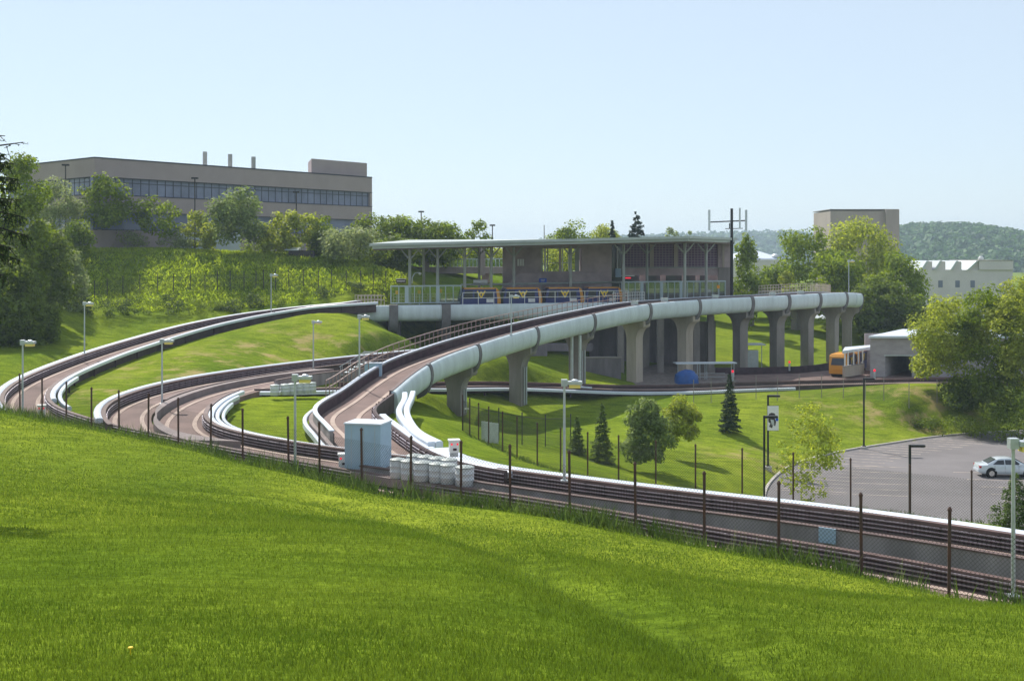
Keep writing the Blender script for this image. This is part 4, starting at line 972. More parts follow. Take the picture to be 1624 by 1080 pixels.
MB().box(o, (.86, .02, 1.95)).build("cloth", "white_paint", bt)
fig = MB(); f2 = MB()
fig.plate([(-.36, .22), (-.30, .34), (-.12, .42), (.1, .38), (.2, .22), (.05, .15), (-.25, .12)], o + (0, -.016, 0), (1, 0, 0), (0, 0, 1), .006)
fig.plate([(-.38, -.05), (-.2, .1), (.12, .02), (.24, -.3), (.16, -.62), (0, -.5), (-.08, -.78), (-.3, -.66), (-.2, -.4), (-.36, -.3)], o + (0, -.016, 0), (1, 0, 0), (0, 0, 1), .006)
fig.build("printed_figure", "wire_dark", bt)
f2.plate([(-.2, -.1), (.05, -.14), (.1, -.5), (-.1, -.55)], o + (0, -.022, 0), (1, 0, 0), (0, 0, 1), .006); f2.build("printed_figure", "galv", bt)
MB().box(o + (.3, -.016, -.12), (.2, .006, .2)).build("printed_figure", "sign_blue", bt)
for z in (.97, -.97): MB().tube(o + (-.5, 0, z), o + (.44, 0, z), .018, n=6).build("banner_arm", "black_paint", bt)

# ================================================================== white sedan
mat("car_paint", (0.62, 0.68, 0.74), 0.25, .1, coat=.6, spec=.5); mat("rubber", (0.015, .015, .015), .9); mat("chrome", (.6, .6, .62), .25, .9)
def sedan():
    t = thing("parked_car", "white four door sedan parked alone in the lot behind the fence", "car", (0, 0, 0)); W = 1.72
    def loft(secs, name, m, par, smooth=True):
        """secs: list of x, list of (y,z) half profiles mirrored"""
        mb = MB(); k = len(secs[0][1]); vs = []
        for x, pr in secs:
            full = [(y, z) for y, z in pr] + [(-y, z) for y, z in reversed(pr)]
            vs += [(x, y, z) for y, z in full]
        m_ = 2 * k; fs = [(i * m_ + j, i * m_ + (j + 1) % m_, (i + 1) * m_ + (j + 1) % m_, (i + 1) * m_ + j) for i in range(len(secs) - 1) for j in range(m_)]
        fs += [tuple(range(m_)), tuple(range((len(secs) - 1) * m_, len(secs) * m_))[::-1]]
        return mb.add(vs, fs).build(name, m, par, smooth)
    def sec(x, top, w_, zb=.24): return (x, [(w_ * .86, zb), (w_, zb + .14), (w_ * 1.02, .55), (w_ * .97, top - .08), (w_ * .86, top), (w_ * .3, top + .02)])
    body = loft([sec(-2.24, .80, .62, .42), sec(-2.16, .93, .76, .30), sec(-1.7, .98, .84), sec(-1.0, .96, .86), (sec(0, .92, .86)), sec(.9, .90, .86), sec(1.5, .84, .84), sec(2.0, .72, .76, .26), sec(2.24, .58, .6, .36)], "body", "car_paint", t)
    def cs(x, z, w_): return (x, [(.83, .86), (.82, .95), (w_ + .03, z - .1), (w_ - .05, z - .01), (.2, z + .012)])
    cab = loft([cs(-1.62, 1.0, .78), cs(-.95, 1.33, .64), cs(-.6, 1.40, .62), cs(.0, 1.42, .62), cs(.35, 1.38, .63), cs(1.12, .99, .78)], "cabin", "car_paint", t)
    for s_ in (-1, 1):
        def pane(pts, nm="window", m="glass_dark", off=.012):
            vs = [(x, s_ * (.835 + off - (z - .95) * .46), z) for x, z in pts]; vs += [(x, s_ * (.80 + off - (z - .95) * .46), z) for x, z in pts]; n_ = len(pts)
            return MB().add(vs, [tuple(range(n_)), tuple(range(n_, 2 * n_))[::-1]] + [(i, (i + 1) % n_, n_ + (i + 1) % n_, n_ + i) for i in range(n_)]).build(nm, m, t)
        pane([(-1.25, .98), (-.42, .98), (-.42, 1.30), (-.85, 1.28)]); pane([(-.34, .98), (.82, .98), (.42, 1.27), (.2, 1.31), (-.34, 1.31)])
        for x in (-.38, .62, -1.12): MB().box((x, s_ * .868, .66), (.012, .01, .5)).build("door_gap", "rubber", t)
        for x in (-.55, .32): MB().box((x, s_ * .875, .80), (.16, .03, .03)).build("door_handle", "car_paint", t)
        MB().box((.72, s_ * .95, .99), (.16, .16, .11)).build("wing_mirror", "car_paint", t)
        MB().box((-2.14, s_ * .60, .78), (.16, .34, .16)).build("tail_light", "red_lamp_off", t)
        MB().box((2.12, s_ * .56, .60), (.2, .3, .13)).build("headlight", "chrome", t)
        for x in (-1.36, 1.34):
            MB().tube((x, s_ * .872, .36), (x, s_ * .60, .36), .40, n=22).build("wheel_arch", "rubber", t)
            wl = MB().lathe((0, 0, 0), [(.2, -.1), (.31, -.1), (.32, -.06), (.32, .06), (.31, .1), (.2, .1)], 22).build("wheel", "rubber", t); wl.location = (x, s_ * .80, .32); wl.rotation_euler = (R(90), 0, 0)
            rm = MB().lathe((0, 0, 0), [(.20, -.115), (.21, .0), (.20, .115)], 16)
            for k in range(6):
                an = k * math.pi / 3; rm.box((.1 * math.cos(an), .1 * math.sin(an), 0), (.19, .035, .25), an)
            rr = rm.build("rim", "chrome", wl)
    MB().add([(1.08, .66, .99), (1.08, -.66, .99), (.42, -.54, 1.37), (.42, .54, 1.37), (1.14, .66, 1.01), (1.14, -.66, 1.01), (.46, -.54, 1.4), (.46, .54, 1.4)], [(0, 1, 2, 3), (7, 6, 5, 4), (0, 4, 5, 1), (1, 5, 6, 2), (2, 6, 7, 3), (3, 7, 4, 0)]).build("windscreen", "glass_dark", t)
    MB().add([(-1.55, .62, 1.03), (-1.55, -.62, 1.03), (-.98, -.53, 1.34), (-.98, .53, 1.34), (-1.6, .62, 1.05), (-1.6, -.62, 1.05), (-1.02, -.53, 1.37), (-1.02, .53, 1.37)], [(0, 1, 2, 3), (7, 6, 5, 4), (0, 4, 5, 1), (1, 5, 6, 2), (2, 6, 7, 3), (3, 7, 4, 0)]).build("rear_window", "glass_dark", t)
    MB().box((-2.22, 0, .48), (.12, 1.35, .16)).build("bumper", "car_paint", t); MB().box((2.2, 0, .42), (.12, 1.3, .16)).build("bumper", "car_paint", t)
    return t
mat("red_lamp_off", (0.45, 0.02, 0.03), 0.25, spec=.6)
sd_ = sedan(); p = G(1595, 757, -17.03); place(sd_, (p[0] + .35, p[1] + .7, zl), R(-4), 1.03)

# ================================================================== right-hand yard: apron, canopy, block building
yd = [G(*q, -14.2) for q in ((1165, 604), (1168, 597), (1250, 596), (1312, 592), (1345, 588), (1400, 590), (1445, 600), (1440, 607), (1300, 612), (1200, 612))]
yd = [(8 * 0 + p[0], p[1]) for p in yd]
slab("yard_pavement", [(p[0], p[1], CAMZ - 14.03) for p in [(25, 139.5), (33, 141), (43.5, 142), (54, 144), (62, 146), (58, 165), (45, 160), (40, 155), (34, 150), (26, 148)]], CAMZ - 14.03, .6, "deck_tan")
slab("gravel_yard", [(p[0], p[1], CAMZ - 13.9) for p in [(9, 136.5), (15, 135.5), (22, 137.5), (25, 139.3), (25.5, 150), (25, 163), (10, 160), (8, 146)]], CAMZ, .6, "gravel")
yw = spline([(24, 148.6, CAMZ - 14.0), (30, 149.3, CAMZ - 14.0), (35.5, 151.5, CAMZ - 14.0), (39, 155.5, CAMZ - 14.0), (42, 162, CAMZ - 14.0)], .8)
solo("low_wall", MB().sweep(yw, [(-.12, -.4), (-.12, .75), (.12, .75), (.12, -.4)]), "rust", "low dark curved wall round the yard beneath the tall piers", "wall", yw[0])
bp_ = thing("block_building", "grey block building with white roof and a dark open doorway, behind the right trees", "building", (56, 146, CAMZ - 14.1))
d_ = 145.5; x0, x1 = px_at(1380, d_), px_at(1700, d_); z0 = CAMZ - 14.6; z1 = CAMZ + (HY - 536) * d_ / F
def bx3(xa, xb, ya, yb, za, zb_, nm, m, par): return MB().box(((xa + xb) / 2, (ya + yb) / 2, (za + zb_) / 2), (xb - xa, yb - ya, zb_ - za)).build(nm, m, par)
mat("block_grey", (0.36, 0.33, 0.34), 0.9, var=.16, vscale=.8, stretch=(1, 1, 3), bump=.1)
dx0, dx1 = px_at(1403.5, d_), px_at(1446, d_); dz = CAMZ + (HY - 563) * d_ / F
MB().prism([(x0, d_), (dx0, d_), (dx0 + 5, d_ + 8.2), (x0 + 6.2, d_ + 8.2)], z0, z1).build("wall", "block_grey", bp_); MB().prism([(dx1, d_), (x1, d_), (x1, d_ + 8.2), (dx1 + 5, d_ + 8.2)], z0, z1).build("wall", "block_grey", bp_)
bx3(dx0 + .003, dx1 - .003, d_, d_ + .4, dz, z1, "wall", "block_grey", bp_); bx3(dx0, dx1 + 6, d_ + 8.21, d_ + 8.5, z0, z1, "wall", "block_grey", bp_)
MB().prism([(x0 - .3, d_ - .4), (x1, d_ - .4), (x1, d_ + 9), (x0 + 6.5, d_ + 9)], [z1 + .003] * 4, [z1 + .25, z1 + .25, z1 + .5, z1 + .5]).build("roof", "white_cover", bp_)
bx3(dx0 - .1, dx1 + .1, d_ - .05, d_ + .1, dz - .12, dz - .003, "door_header", "galv", bp_)
cn = thing("boarding_canopy", "small white roofed canopy with a brown wall in front of the yellow car", "canopy", P(1357, 598, 145))
q0, q1 = P(1338, 598, 143.2), P(1369, 592, 146.8)
def along(a, b_, t_): return a + (b_ - a) * t_
MB().prism([tuple(P(1336, 553, 143)[:2]), tuple(P(1382, 553, 149.4)[:2]), (px_at(1382, 152), 152.5), (px_at(1340, 149), 149)], CAMZ + (HY - 560) * 144 / F, CAMZ + (HY - 555.5) * 144 / F).build("roof", "white_cover", cn)
a_ = math.atan2(q1[1] - q0[1], q1[0] - q0[0])
MB().box((q0 + q1) / 2 + (0, 0, .55), (np.linalg.norm((q1 - q0)[:2]), .3, 1.2), a_).build("parapet", "conc_warm", cn)
MB().box((q0 + q1) / 2 + (0, 0, 1.18), (np.linalg.norm((q1 - q0)[:2]) + .1, .36, .08), a_).build("coping", "conc", cn)
for t_ in (0.06, .22, .5, .75, .97): MB().box(along(q0, q1, t_) + (0, 0, 2.0), (.12, .12, 1.65), a_).build("post", "white_paint", cn)
q = P(1200, 547, 158); sc_ = thing("service_canopy", "small pale roofed shelter with a grey cabinet between two piers", "shelter", (q[0], q[1], CAMZ - 14.0))
MB().box((px_at(1190, 158), 158, q[2] + .1), (3.4, 2.6, .14)).build("roof", "white_cover", sc_)
for dx in (-1.4, 1.3): MB().box((px_at(1190, 158) + dx, 157.4, (q[2] + CAMZ - 14.2) / 2), (.09, .09, q[2] - (CAMZ - 14.2))).build("post", "galv", sc_)
MB().box((px_at(1192, 157), 157, CAMZ - 12.9), (1.5, 1.0, 2.2)).build("cabinet", "galv", sc_)
q = P(1118, 575.5, 141); rc = thing("flat_canopy", "thin flat canopy on slender posts in front of the dark undercroft", "canopy", (q[0], q[1], CAMZ - 14.1))
MB().box(q, (6.9, 1.6, .12), R(6)).build("roof", "white_cover", rc)
for px in (1075, 1106, 1110, 1118, 1121, 1160, 1164): p = P(px, 575, 141 + (px - 1118) * .005); MB().tube((p[0], p[1], CAMZ - 14.25), (p[0], p[1], q[2]), .045, n=6).build("post", "galv", rc)
for v in (1.0, .6): MB().tube((px_at(1103, 141), 140.9, CAMZ - 14.2 + v), (px_at(1150, 141), 141.2, CAMZ - 14.2 + v), .04, n=6).build("handrail", "galv", rc)
q = G(1089, 612, -14.2); tp = MB()
tp.lathe(q, [(1.35, 0), (1.3, .7), (1.15, 1.2), (.8, 1.55), (.3, 1.72)], 14)
mat("tarp_blue", (0.02, 0.09, 0.32), 0.5, var=.3, vscale=2, bump=.5, bscale=2)
for i, v in enumerate(tp.v): tp.v[i] = (v[0] + .12 * math.sin(i * 2.1), v[1], v[2] + .08 * math.sin(i * 1.3))
solo("tarpaulin_heap", tp, "tarp_blue", "blue tarpaulin draped over a heap under the guideway", "tarpaulin", q, smooth=True)

# ================================================================== buildings beyond
mat("office_wall", (0.345, 0.285, 0.285), 0.9, var=.07, vscale=.3); mat("office_glass", (0.16, 0.18, 0.27), 0.25, spec=.5, var=.25, vscale=.25); mat("office_frame", (0.05, 0.05, 0.07), .6)
ob_ = thing("office_building", "long brown office building with window bands on the hill behind the trees", "building", (-40, 190, CAMZ + 1))
A_ = np.array((px_at(590, 210), 210.0)); B_ = np.array((px_at(150, 167), 167.0)); C_ = np.array((px_at(10, 185), 185.0)); zr_t = 12.85
def fac(a, b_, z0, z1, th, nm, m, off=0.0, par=None, u0=0.0, u1=1.0):
    t_ = (b_ - a); L = np.linalg.norm(t_); t_ = t_ / L; nrm = np.array((t_[1], -t_[0])); p0 = a + t_ * L * u0 + nrm * off; p1 = a + t_ * L * u1 + nrm * off
    mid = (p0 + p1) / 2 - nrm * th / 2
    return MB().box((mid[0], mid[1], CAMZ + (z0 + z1) / 2), (np.linalg.norm(p1 - p0), th, z1 - z0), math.atan2(t_[1], t_[0])).build(nm, m, par or ob_)
back = A_ + (-26, 30)
MB().prism([tuple(B_ + (0, 1.7)), tuple(A_ + (-1.2, .9)), tuple(A_ + (-4, 34)), tuple(C_ + (2, 30)), tuple(C_ + (1.0, 1.0))], CAMZ - 1, CAMZ + zr_t - .25).build("core", "office_wall", ob_)
# bands measured at the right corner (z = rows * d / f)
bands = [(8.15, zr_t, "wall"), (7.35 - 4.7 + 5.4, 8.15, None)]
for (a, b_) in ((B_, A_), (C_, B_)):
    fac(a, b_, 10.4, zr_t, 1.0, "wall_band", "office_wall"); fac(a, b_, 8.1, 10.4, .6, "window_band", "office_glass", -.35)
    fac(a, b_, 5.8, 8.1, 1.0, "wall_band", "office_wall"); fac(a, b_, 3.4, 5.8, .6, "window_band", "office_glass", -.35, u0=0, u1=.93)
    fac(a, b_, -1, 3.4, 1.0, "wall_band", "office_wall"); fac(a, b_, zr_t, zr_t + .18, 1.2, "roof_trim", "office_frame", .06)
    fac(a, b_, 9.75, 9.85, .06, "glazing_bar", "office_frame", -.29); fac(a, b_, 8.02, 8.14, .1, "sill", "office_frame", .05)
    fac(a, b_, 10.35, 10.45, .1, "head", "office_frame", .05); fac(a, b_, 5.75, 5.85, .1, "head", "office_frame", .05); fac(a, b_, 3.35, 3.45, .1, "sill", "office_frame", .05)
    nL = int(np.linalg.norm(b_ - a) / 1.35)
    for i in range(nL): fac(a, b_, 8.15, 10.35, .07, "glazing_bar", "office_frame", -.3, u0=(i + .5) / nL, u1=(i + .5) / nL + .0016)
e0 = A_ + (A_ - B_) / np.linalg.norm(A_ - B_) * 0; t_ = (A_ - B_) / np.linalg.norm(A_ - B_); fac(A_ - t_ * .5, A_ + t_ * .02, 3.4, 10.4, .9, "corner_pier", "office_wall", .002)
pa, pb = np.array((px_at(494, 201), 201.0)), np.array((px_at(582, 211), 211.0))
MB().prism([tuple(pa), tuple(pb), tuple(pb + (-2, 9)), tuple(pa + (-2, 9))], CAMZ + zr_t - .6, CAMZ + (HY - 257) * 208 / F).build("roof_house", "office_wall", ob_)
for px, y0 in ((325, 241), (365, 245), (402, 249)):
    d = 192; x = px_at(px, d); MB().tube((x, d, CAMZ + 12), (x, d, CAMZ + (HY - y0) * d / F), .33, n=14).build("chimney", "column_paint", ob_, True)
tb = thing("tower_block", "plain beige tower block rising behind the big trees at the right", "building", (px_at(1370, 270), 272, CAMZ - 12))
mat("tower_beige", (0.36, 0.31, 0.29), .9, var=.1, vscale=.2, stretch=(1, 1, .3)); mat("saw_wall", (0.62, 0.58, 0.60), .9, var=.08, vscale=.3)
bx3(px_at(1317, 270), px_at(1403, 270), 270, 285, CAMZ - 14, CAMZ + (HY - 334.5) * 270 / F, "tower", "tower_beige", tb); bx3(px_at(1403, 270) + .003, px_at(1424, 270), 269, 284, CAMZ - 14, CAMZ + (HY - 332.5) * 270 / F, "tower", "tower_beige", tb)
bx3(px_at(1316, 270), px_at(1424.5, 270), 269.8, 285.2, CAMZ + (HY - 333) * 270 / F, CAMZ + (HY - 332) * 270 / F, "parapet", "conc", tb)
sb = thing("sawtooth_building", "pale building with four sawtooth skylights in front of the wooded hill", "building", (px_at(1530, 240), 242, CAMZ - 12)); d = 240
def zz(y, d=240): return CAMZ + (HY - y) * d / F
bx3(px_at(1450, d), px_at(1606, d), d, d + 16, CAMZ - 14, zz(428), "wall", "saw_wall", sb); bx3(px_at(1552, d), px_at(1606, d), d - .3, d + 16, zz(428), zz(413.5), "wall", "saw_wall", sb); bx3(px_at(1551, d), px_at(1607, d), d - .4, d + 16.1, zz(413.5), zz(412.8), "coping", "conc", sb)
for px in (1461, 1482, 1508, 1534):
    xa, xb, xc = px_at(px, d), px_at(px + 10, d), px_at(px + 18, d)
    if px == 1534: xa, xb, xc = px_at(1534, d), px_at(1550, d), px_at(1552, d)
    MB().plate([(xa, zz(429)), (xc, zz(429)), (xc, zz(415)), (xb, zz(414.5))], (0, d + 7, 0), (1, 0, 0), (0, 0, 1), 13.5).build("skylight", "saw_wall", sb)
    MB().plate([(xa - .2, zz(428)), (xa + .25, zz(428.4)), (xb + .15, zz(413.6)), (xb - .3, zz(413.8))], (0, d + 6.7, 0), (1, 0, 0), (0, 0, 1), 14.2).build("skylight_glazing", "galv", sb)
for px in (1488, 1515, 1539): bx3(px_at(px, d), px_at(px + 7, d), d - .05, d + .2, zz(456), zz(445), "window", "office_glass", sb)
MB().lathe((px_at(1565, d), d + 3, zz(414)), [(.3, 0), (.5, .3), (.5, .6), (.2, .95)], 12).build("roof_fan", "white_paint", sb, True)
hb = thing("low_hall", "low grey hall with a white conical roof seen left of the big trees", "building", (px_at(1215, 250), 255, CAMZ - 10)); d = 250
bx3(px_at(1150, d), px_at(1242, d), d, d + 14, CAMZ - 14, CAMZ + (HY - 412) * d / F, "wall", "saw_wall", hb)
MB().lathe((px_at(1190, d + 8), d + 8, CAMZ + (HY - 412) * d / F), [(6.6, 0), (6.4, .25), (.4, 2.1)], 24).build("roof", "white_cover", hb)
MB().lathe((px_at(1236, d), d + 4, CAMZ + (HY - 411) * d / F), [(.3, 0), (.75, .4), (.75, .7), (.2, 1.1)], 12).build("roof_fan", "galv", hb, True)
ten = thing("white_tent_roof", "white tent shaped roof behind the elevated guideway on the mound", "canopy", (px_at(1296, 205), 207, CAMZ - 10)); q = P(1296, 505, 205)
MB().lathe(q, [(3.9, 0), (3.8, .15), (2.0, .7), (.3, 1.9)], 20).build("roof", "white_cover", ten)
for dx in (-2.8, 2.8): MB().tube(q + (dx, 0, -2), q + (dx, 0, .1), .1, n=6).build("post", "galv", ten)
# telecom mast
q = P(1160.5, 455, 163); ms_ = thing("telecom_mast", "black telecom mast with panel antennas rising behind the station roof", "mast", q)
MB().tube(q + (0, 0, -2), P(1160.5, 331, 163), .22, .18, 10).build("pole", "black_paint", ms_, True)
MB().tube(P(1126, 352.5, 163), P(1184, 350, 163), .08, n=8).build("cross_arm", "black_paint", ms_); MB().tube(P(1150, 363, 163.2), P(1178, 362.5, 163.2), .05, n=6).build("cross_arm", "black_paint", ms_)
for px, y0, y1, w_ in ((1124.5, 333, 366, .28), (1183, 333, 366, .28), (1173, 330, 363, .2), (1156.8, 354, 363, .12)): p0, p1 = P(px, y0, 162.8), P(px + .6, y1, 162.8); MB().box((p0 + p1) / 2, (w_, .16, p0[2] - p1[2])).build("antenna", "galv" if px != 1156.8 else "black_paint", ms_)
# footbridge
fb = thing("footbridge", "concrete footbridge with pale railing behind the left half of the station", "bridge", (px_at(720, 178), 178, CAMZ - 6)); d = 178
bx3(px_at(600, d), px_at(800, d), d, d + 2.6, CAMZ + (HY - 434) * d / F, CAMZ + (HY - 423.5) * d / F, "deck", "conc", fb)
for px in (676, 764, 612): bx3(px_at(px - 5, d), px_at(px + 5, d), d - .6, d - .003, CAMZ + (HY - 437) * d / F, CAMZ + (HY - 392) * d / F, "pier", "conc", fb)
for px in (648, 770): bx3(px_at(px - 6, d), px_at(px + 6, d), d + .8, d + 1.8, CAMZ - 7, CAMZ + (HY - 434) * d / F - .003, "pier", "brown_conc", fb)
bx3(px_at(640, d), px_at(800, d), d - .1, d - .05, CAMZ + (HY - 411.5) * d / F, CAMZ + (HY - 410) * d / F, "rail", "frame_blue", fb)
for i in range(27): x = px_at(642 + i * 6, d); bx3(x - .04, x + .04, d - .1, d - .04, CAMZ + (HY - 423.4) * d / F, CAMZ + (HY - 411.6) * d / F, "post", "frame_blue", fb)
bx3(px_at(640, d), px_at(800, d), d + 2.4, d + 2.45, CAMZ + (HY - 423) * d / F, CAMZ + (HY - 411) * d / F, "pane", "screen_glass", fb)
# small things on the platform
q = P(636, 446, 152); o = thing("route_sign", "dark hanging route sign with a white strip at the left end of the platform", "sign", q); MB().box(q, (1.15, .12, .42)).build("board", "rust", o); MB().box(q + (0, -.07, .0), (1.0, .01, .1)).build("strip", "white_paint", o); MB().box(q + (0, 0, .26), (1.2, .3, .06)).build("hood", "white_paint", o)
q = P(762, 446.5, 155); o = thing("light_box", "white light box hanging over the platform above the leftmost car", "sign", q); MB().box(q, (1.75, .3, .38)).build("box", "white_paint", o); MB().box(q + (0, 0, -.27), (1.9, .34, .12)).build("base", "black_paint", o)
q = P(996, 441, 156); o = thing("route_display", "lit red route display under a white hood on the platform", "sign", q); MB().box(q, (1.4, .12, .36)).build("board", "black_paint", o); MB().box(q + (.0, -.07, 0), (.7, .01, .14)).build("display", "red_lamp", o); MB().box(q + (0, 0, .27), (1.6, .3, .1)).build("hood", "white_paint", o)
for px, py, d, lb in ((629.5, 464, 148.5, "amber beacon at the left end of the glass screen"), (665, 463, 149, "amber beacon in the middle of the left glass screen"), (699, 461.5, 149.5, "yellow beacon at the right part of the left glass screen"), (1139, 455, 158, "yellow beacon behind the right glass screen")):
    q = P(px, py, d); t = thing("beacon", lb, "beacon", q, "amber beacons on the platform"); MB().box(q, (.32, .25, .42)).build("lamp", "amber", t); MB().tube(q + (0, 0, -1.6), q + (0, 0, -.2), .04, n=6).build("post", "galv", t)
q = P(658, 430, 152); o = thing("platform_lamp", "curved arm lamp on the platform beside the left roof column", "lamp", q); MB().pipe([P(653.5, 450, 152), P(654, 440, 152), P(658, 433.5, 152), P(665, 432.3, 152)], .05, 7).build("arm", "galv", o); MB().lathe(P(666, 436, 152), [(.08, 0), (.17, .1), (.17, .25), (.05, .32)], 10).build("globe", "white_paint", o, True)
# parking lamps on the hill
for px, yt, yb, d, lb in ((309, 283, 395, 168, "tall dark pole lamp in front of the office building between two trees"), (470, 305, 395, 172, "thin dark pole lamp before the right part of the office building"), (668, 336, 400, 190, "pole lamp with a flat dark head above the trees left of the station"), (781, 357.5, 400, 195, "pole lamp with a flat dark head just above the station roof"), (104, 262, 380, 168, "thin dark pole lamp before the left part of the office building")):
    q = P(px, yb, d); t = thing("hill_lamp", lb, "lamp", q, "pole lamps on the hill"); MB().tube(q + (0, 0, -2), P(px, yt, d), .08, n=7).build("pole", "wire_dark", t); MB().box(P(px, yt, d), (.85, .5, .22)).build("lamp_head", "black_paint", t)
q = P(863, 357, 190); solo("aerial", MB().tube(P(863, 400, 190), q, .06, n=6), "wire_dark", "thin upright aerial above the middle of the station roof", "aerial", P(863, 400, 190))
# ================================================================== vegetation
def leafmat(name, a, b_, tr=.35, isl=.35):
    return mat(name, a, .6, col2=b_, vscale=.55, transl=tr, island=isl, spec=.12, detail=3)
leafmat("leaf_mid", (0.105, 0.165, 0.015), (0.23, 0.295, 0.035), .45); leafmat("leaf_yellow", (0.19, 0.24, 0.035), (0.36, 0.40, 0.07), .5); leafmat("leaf_dark", (0.08, 0.125, 0.015), (0.18, 0.235, 0.035), .42)
leafmat("leaf_grey", (0.17, 0.22, 0.08), (0.30, 0.34, 0.15), .4); leafmat("needle", (0.028, 0.052, 0.02), (0.06, 0.095, 0.03), .12); leafmat("needle_blue", (0.035, 0.058, 0.04), (0.06, 0.09, 0.05), .1)
leafmat("needle_light", (0.06, 0.10, 0.022), (0.12, 0.17, 0.04), .25)
leafmat("leaf_glossy", (0.085, 0.135, 0.03), (0.27, 0.33, 0.12), .42)
leafmat("bank_leaf_dark", (0.15, 0.22, 0.02), (0.27, 0.34, 0.05), .55)
leafmat("hedge_leaf", (0.04, 0.07, 0.014), (0.10, 0.14, 0.03), .25); leafmat("weed", (0.045, 0.085, 0.018), (0.11, 0.16, 0.04), .3); leafmat("bank_leaf", (0.17, 0.25, 0.02), (0.33, 0.40, 0.06), .55)
mat("bark", (0.11, 0.085, 0.07), .95, var=.4, vscale=3, stretch=(1, 1, .3)); mat("bark_dark", (0.04, 0.032, 0.03), .95, var=.4, vscale=3)
def quads(name, cen, nrm, size, m, asp=1.0, par=None, org=(0, 0, 0), up=None, tri=False):
    """leaf faces: centres, normals, sizes (numpy) -> one mesh"""
    n = len(cen); nrm = nrm / (np.linalg.norm(nrm, axis=1, keepdims=True) + 1e-9)
    rv = RNG.normal(size=(n, 3)) if up is None else up
    a = np.cross(nrm, rv); a /= np.linalg.norm(a, axis=1, keepdims=True) + 1e-9; b_ = np.cross(nrm, a); s_ = size[:, None] / 2
    if tri: V = np.stack([cen - a * s_ * asp, cen + a * s_ * asp, cen + b_ * s_ * 2], 1).reshape(-1, 3); Fa = np.arange(3 * n).reshape(n, 3)
    else:
        V = np.stack([cen - a * s_ * asp, cen - b_ * s_ * .9 + nrm * s_ * .25, cen + a * s_ * asp, cen + b_ * s_ * 1.1 + nrm * s_ * .15], 1).reshape(-1, 3); Fa = np.arange(4 * n).reshape(n, 4)
    me = bpy.data.meshes.new(name); fast_mesh(me, V - np.array(org), Fa); me.materials.append(MATS[m]); o = bpy.data.objects.new(name, me); COL.objects.link(o)
    if par: o.parent = par
    return o
def crown_pts(rx, rz, zc, nclump, per, cr, shape=0.0, low=-.75, seed=0, gap=0.0):
    g = np.random.default_rng(seed); cs = []
    while len(cs) < nclump:
        v = g.normal(size=3); v /= np.linalg.norm(v); r = g.uniform(.35, 1.0) ** .6
        if v[2] * r < low: continue
        k = 1 - shape * max(0, v[2]) * .5; cs.append((v[0] * r * rx * k, v[1] * r * rx * k, zc + v[2] * r * rz, g.uniform(.6, 1.25)))
    cs = np.array(cs); cen = []; nr = []
    for c in cs:
        k = int(per * 1.45 * c[3] ** 2); p = g.normal(size=(k, 3)); p /= np.linalg.norm(p, axis=1, keepdims=True); rr = g.uniform(.25, 1, k)[:, None] ** .5 * cr * c[3]
        q = c[:3] + p * rr * np.array((1, 1, .72)); cen.append(q); nr.append(p * .9 + g.normal(size=(k, 3)) * .45 + np.array((0, 0, .55)))
    cen = np.concatenate(cen); z0, z1 = np.percentile(cen[:, 2], (.3, 99.7)); fz = 2 * rz / (z1 - z0); fr_ = rx / np.percentile(np.hypot(cen[:, 0], cen[:, 1]), 96)
    for A in (cs, cen): A[:, 2] = (A[:, 2] - z0) * fz + zc - rz; A[:, 0] *= fr_; A[:, 1] *= fr_
    return cs, cen, np.concatenate(nr)
def branchy(mb, base, top, cs, r0, zfork, g, nl=9):
    base = np.array(base, float); pts = [base, base + (0, 0, zfork * .5), np.array((base[0] + .1 * zfork * .2, base[1], zfork))]
    mb.pipe(pts, [r0, r0 * .8, r0 * .68], 8); f = pts[-1]; mb.pipe([f, np.array((f[0], f[1], (f[2] + top) / 2)), np.array((f[0] * .5, f[1] * .5, top * .93))], [r0 * .68, r0 * .38, r0 * .08], 6)
    for i in g.permutation(len(cs))[:nl]:
        c = cs[i, :3]; st = np.array((f[0], f[1], f[2] + g.uniform(0, .35) * max(0.1, c[2] - f[2]))); mid = (st + c) / 2 + np.array((0, 0, -.08 * top * g.uniform(0, 1)))
        mb.pipe([st, mid, c], [r0 * .38, r0 * .22, r0 * .05], 5)
TREEN = {"n": 0}
def tree(name, label, loc, h, r, leaf="leaf_mid", n=34, per=70, ls=.32, cr=None, zf=.28, low=-.8, shape=.2, group=None, bark="bark", trunk=None, cat="tree", squash=1.0, ctop=1.0):
    TREEN["n"] += 1; sd = TREEN["n"] * 13 + 5; g = np.random.default_rng(sd)
    t = thing(name, label, cat, loc, group); ch = h * (1 - zf) / 2; zc = h - ch
    cs, cen, nr = crown_pts(r, ch, zc, n, per, cr or r * .40, shape, low, sd)
    cen[:, 1] *= squash
    sz = g.uniform(.6, 1.4, len(cen)) * ls * 1.3
    mb = MB(); branchy(mb, (0, 0, -.4), h, cs, trunk or h * .022, h * (zf + .08), g, 10); tr = mb.build("trunk", bark, t)
    quads("crown", cen, nr, sz, leaf, .62, t)
    return t
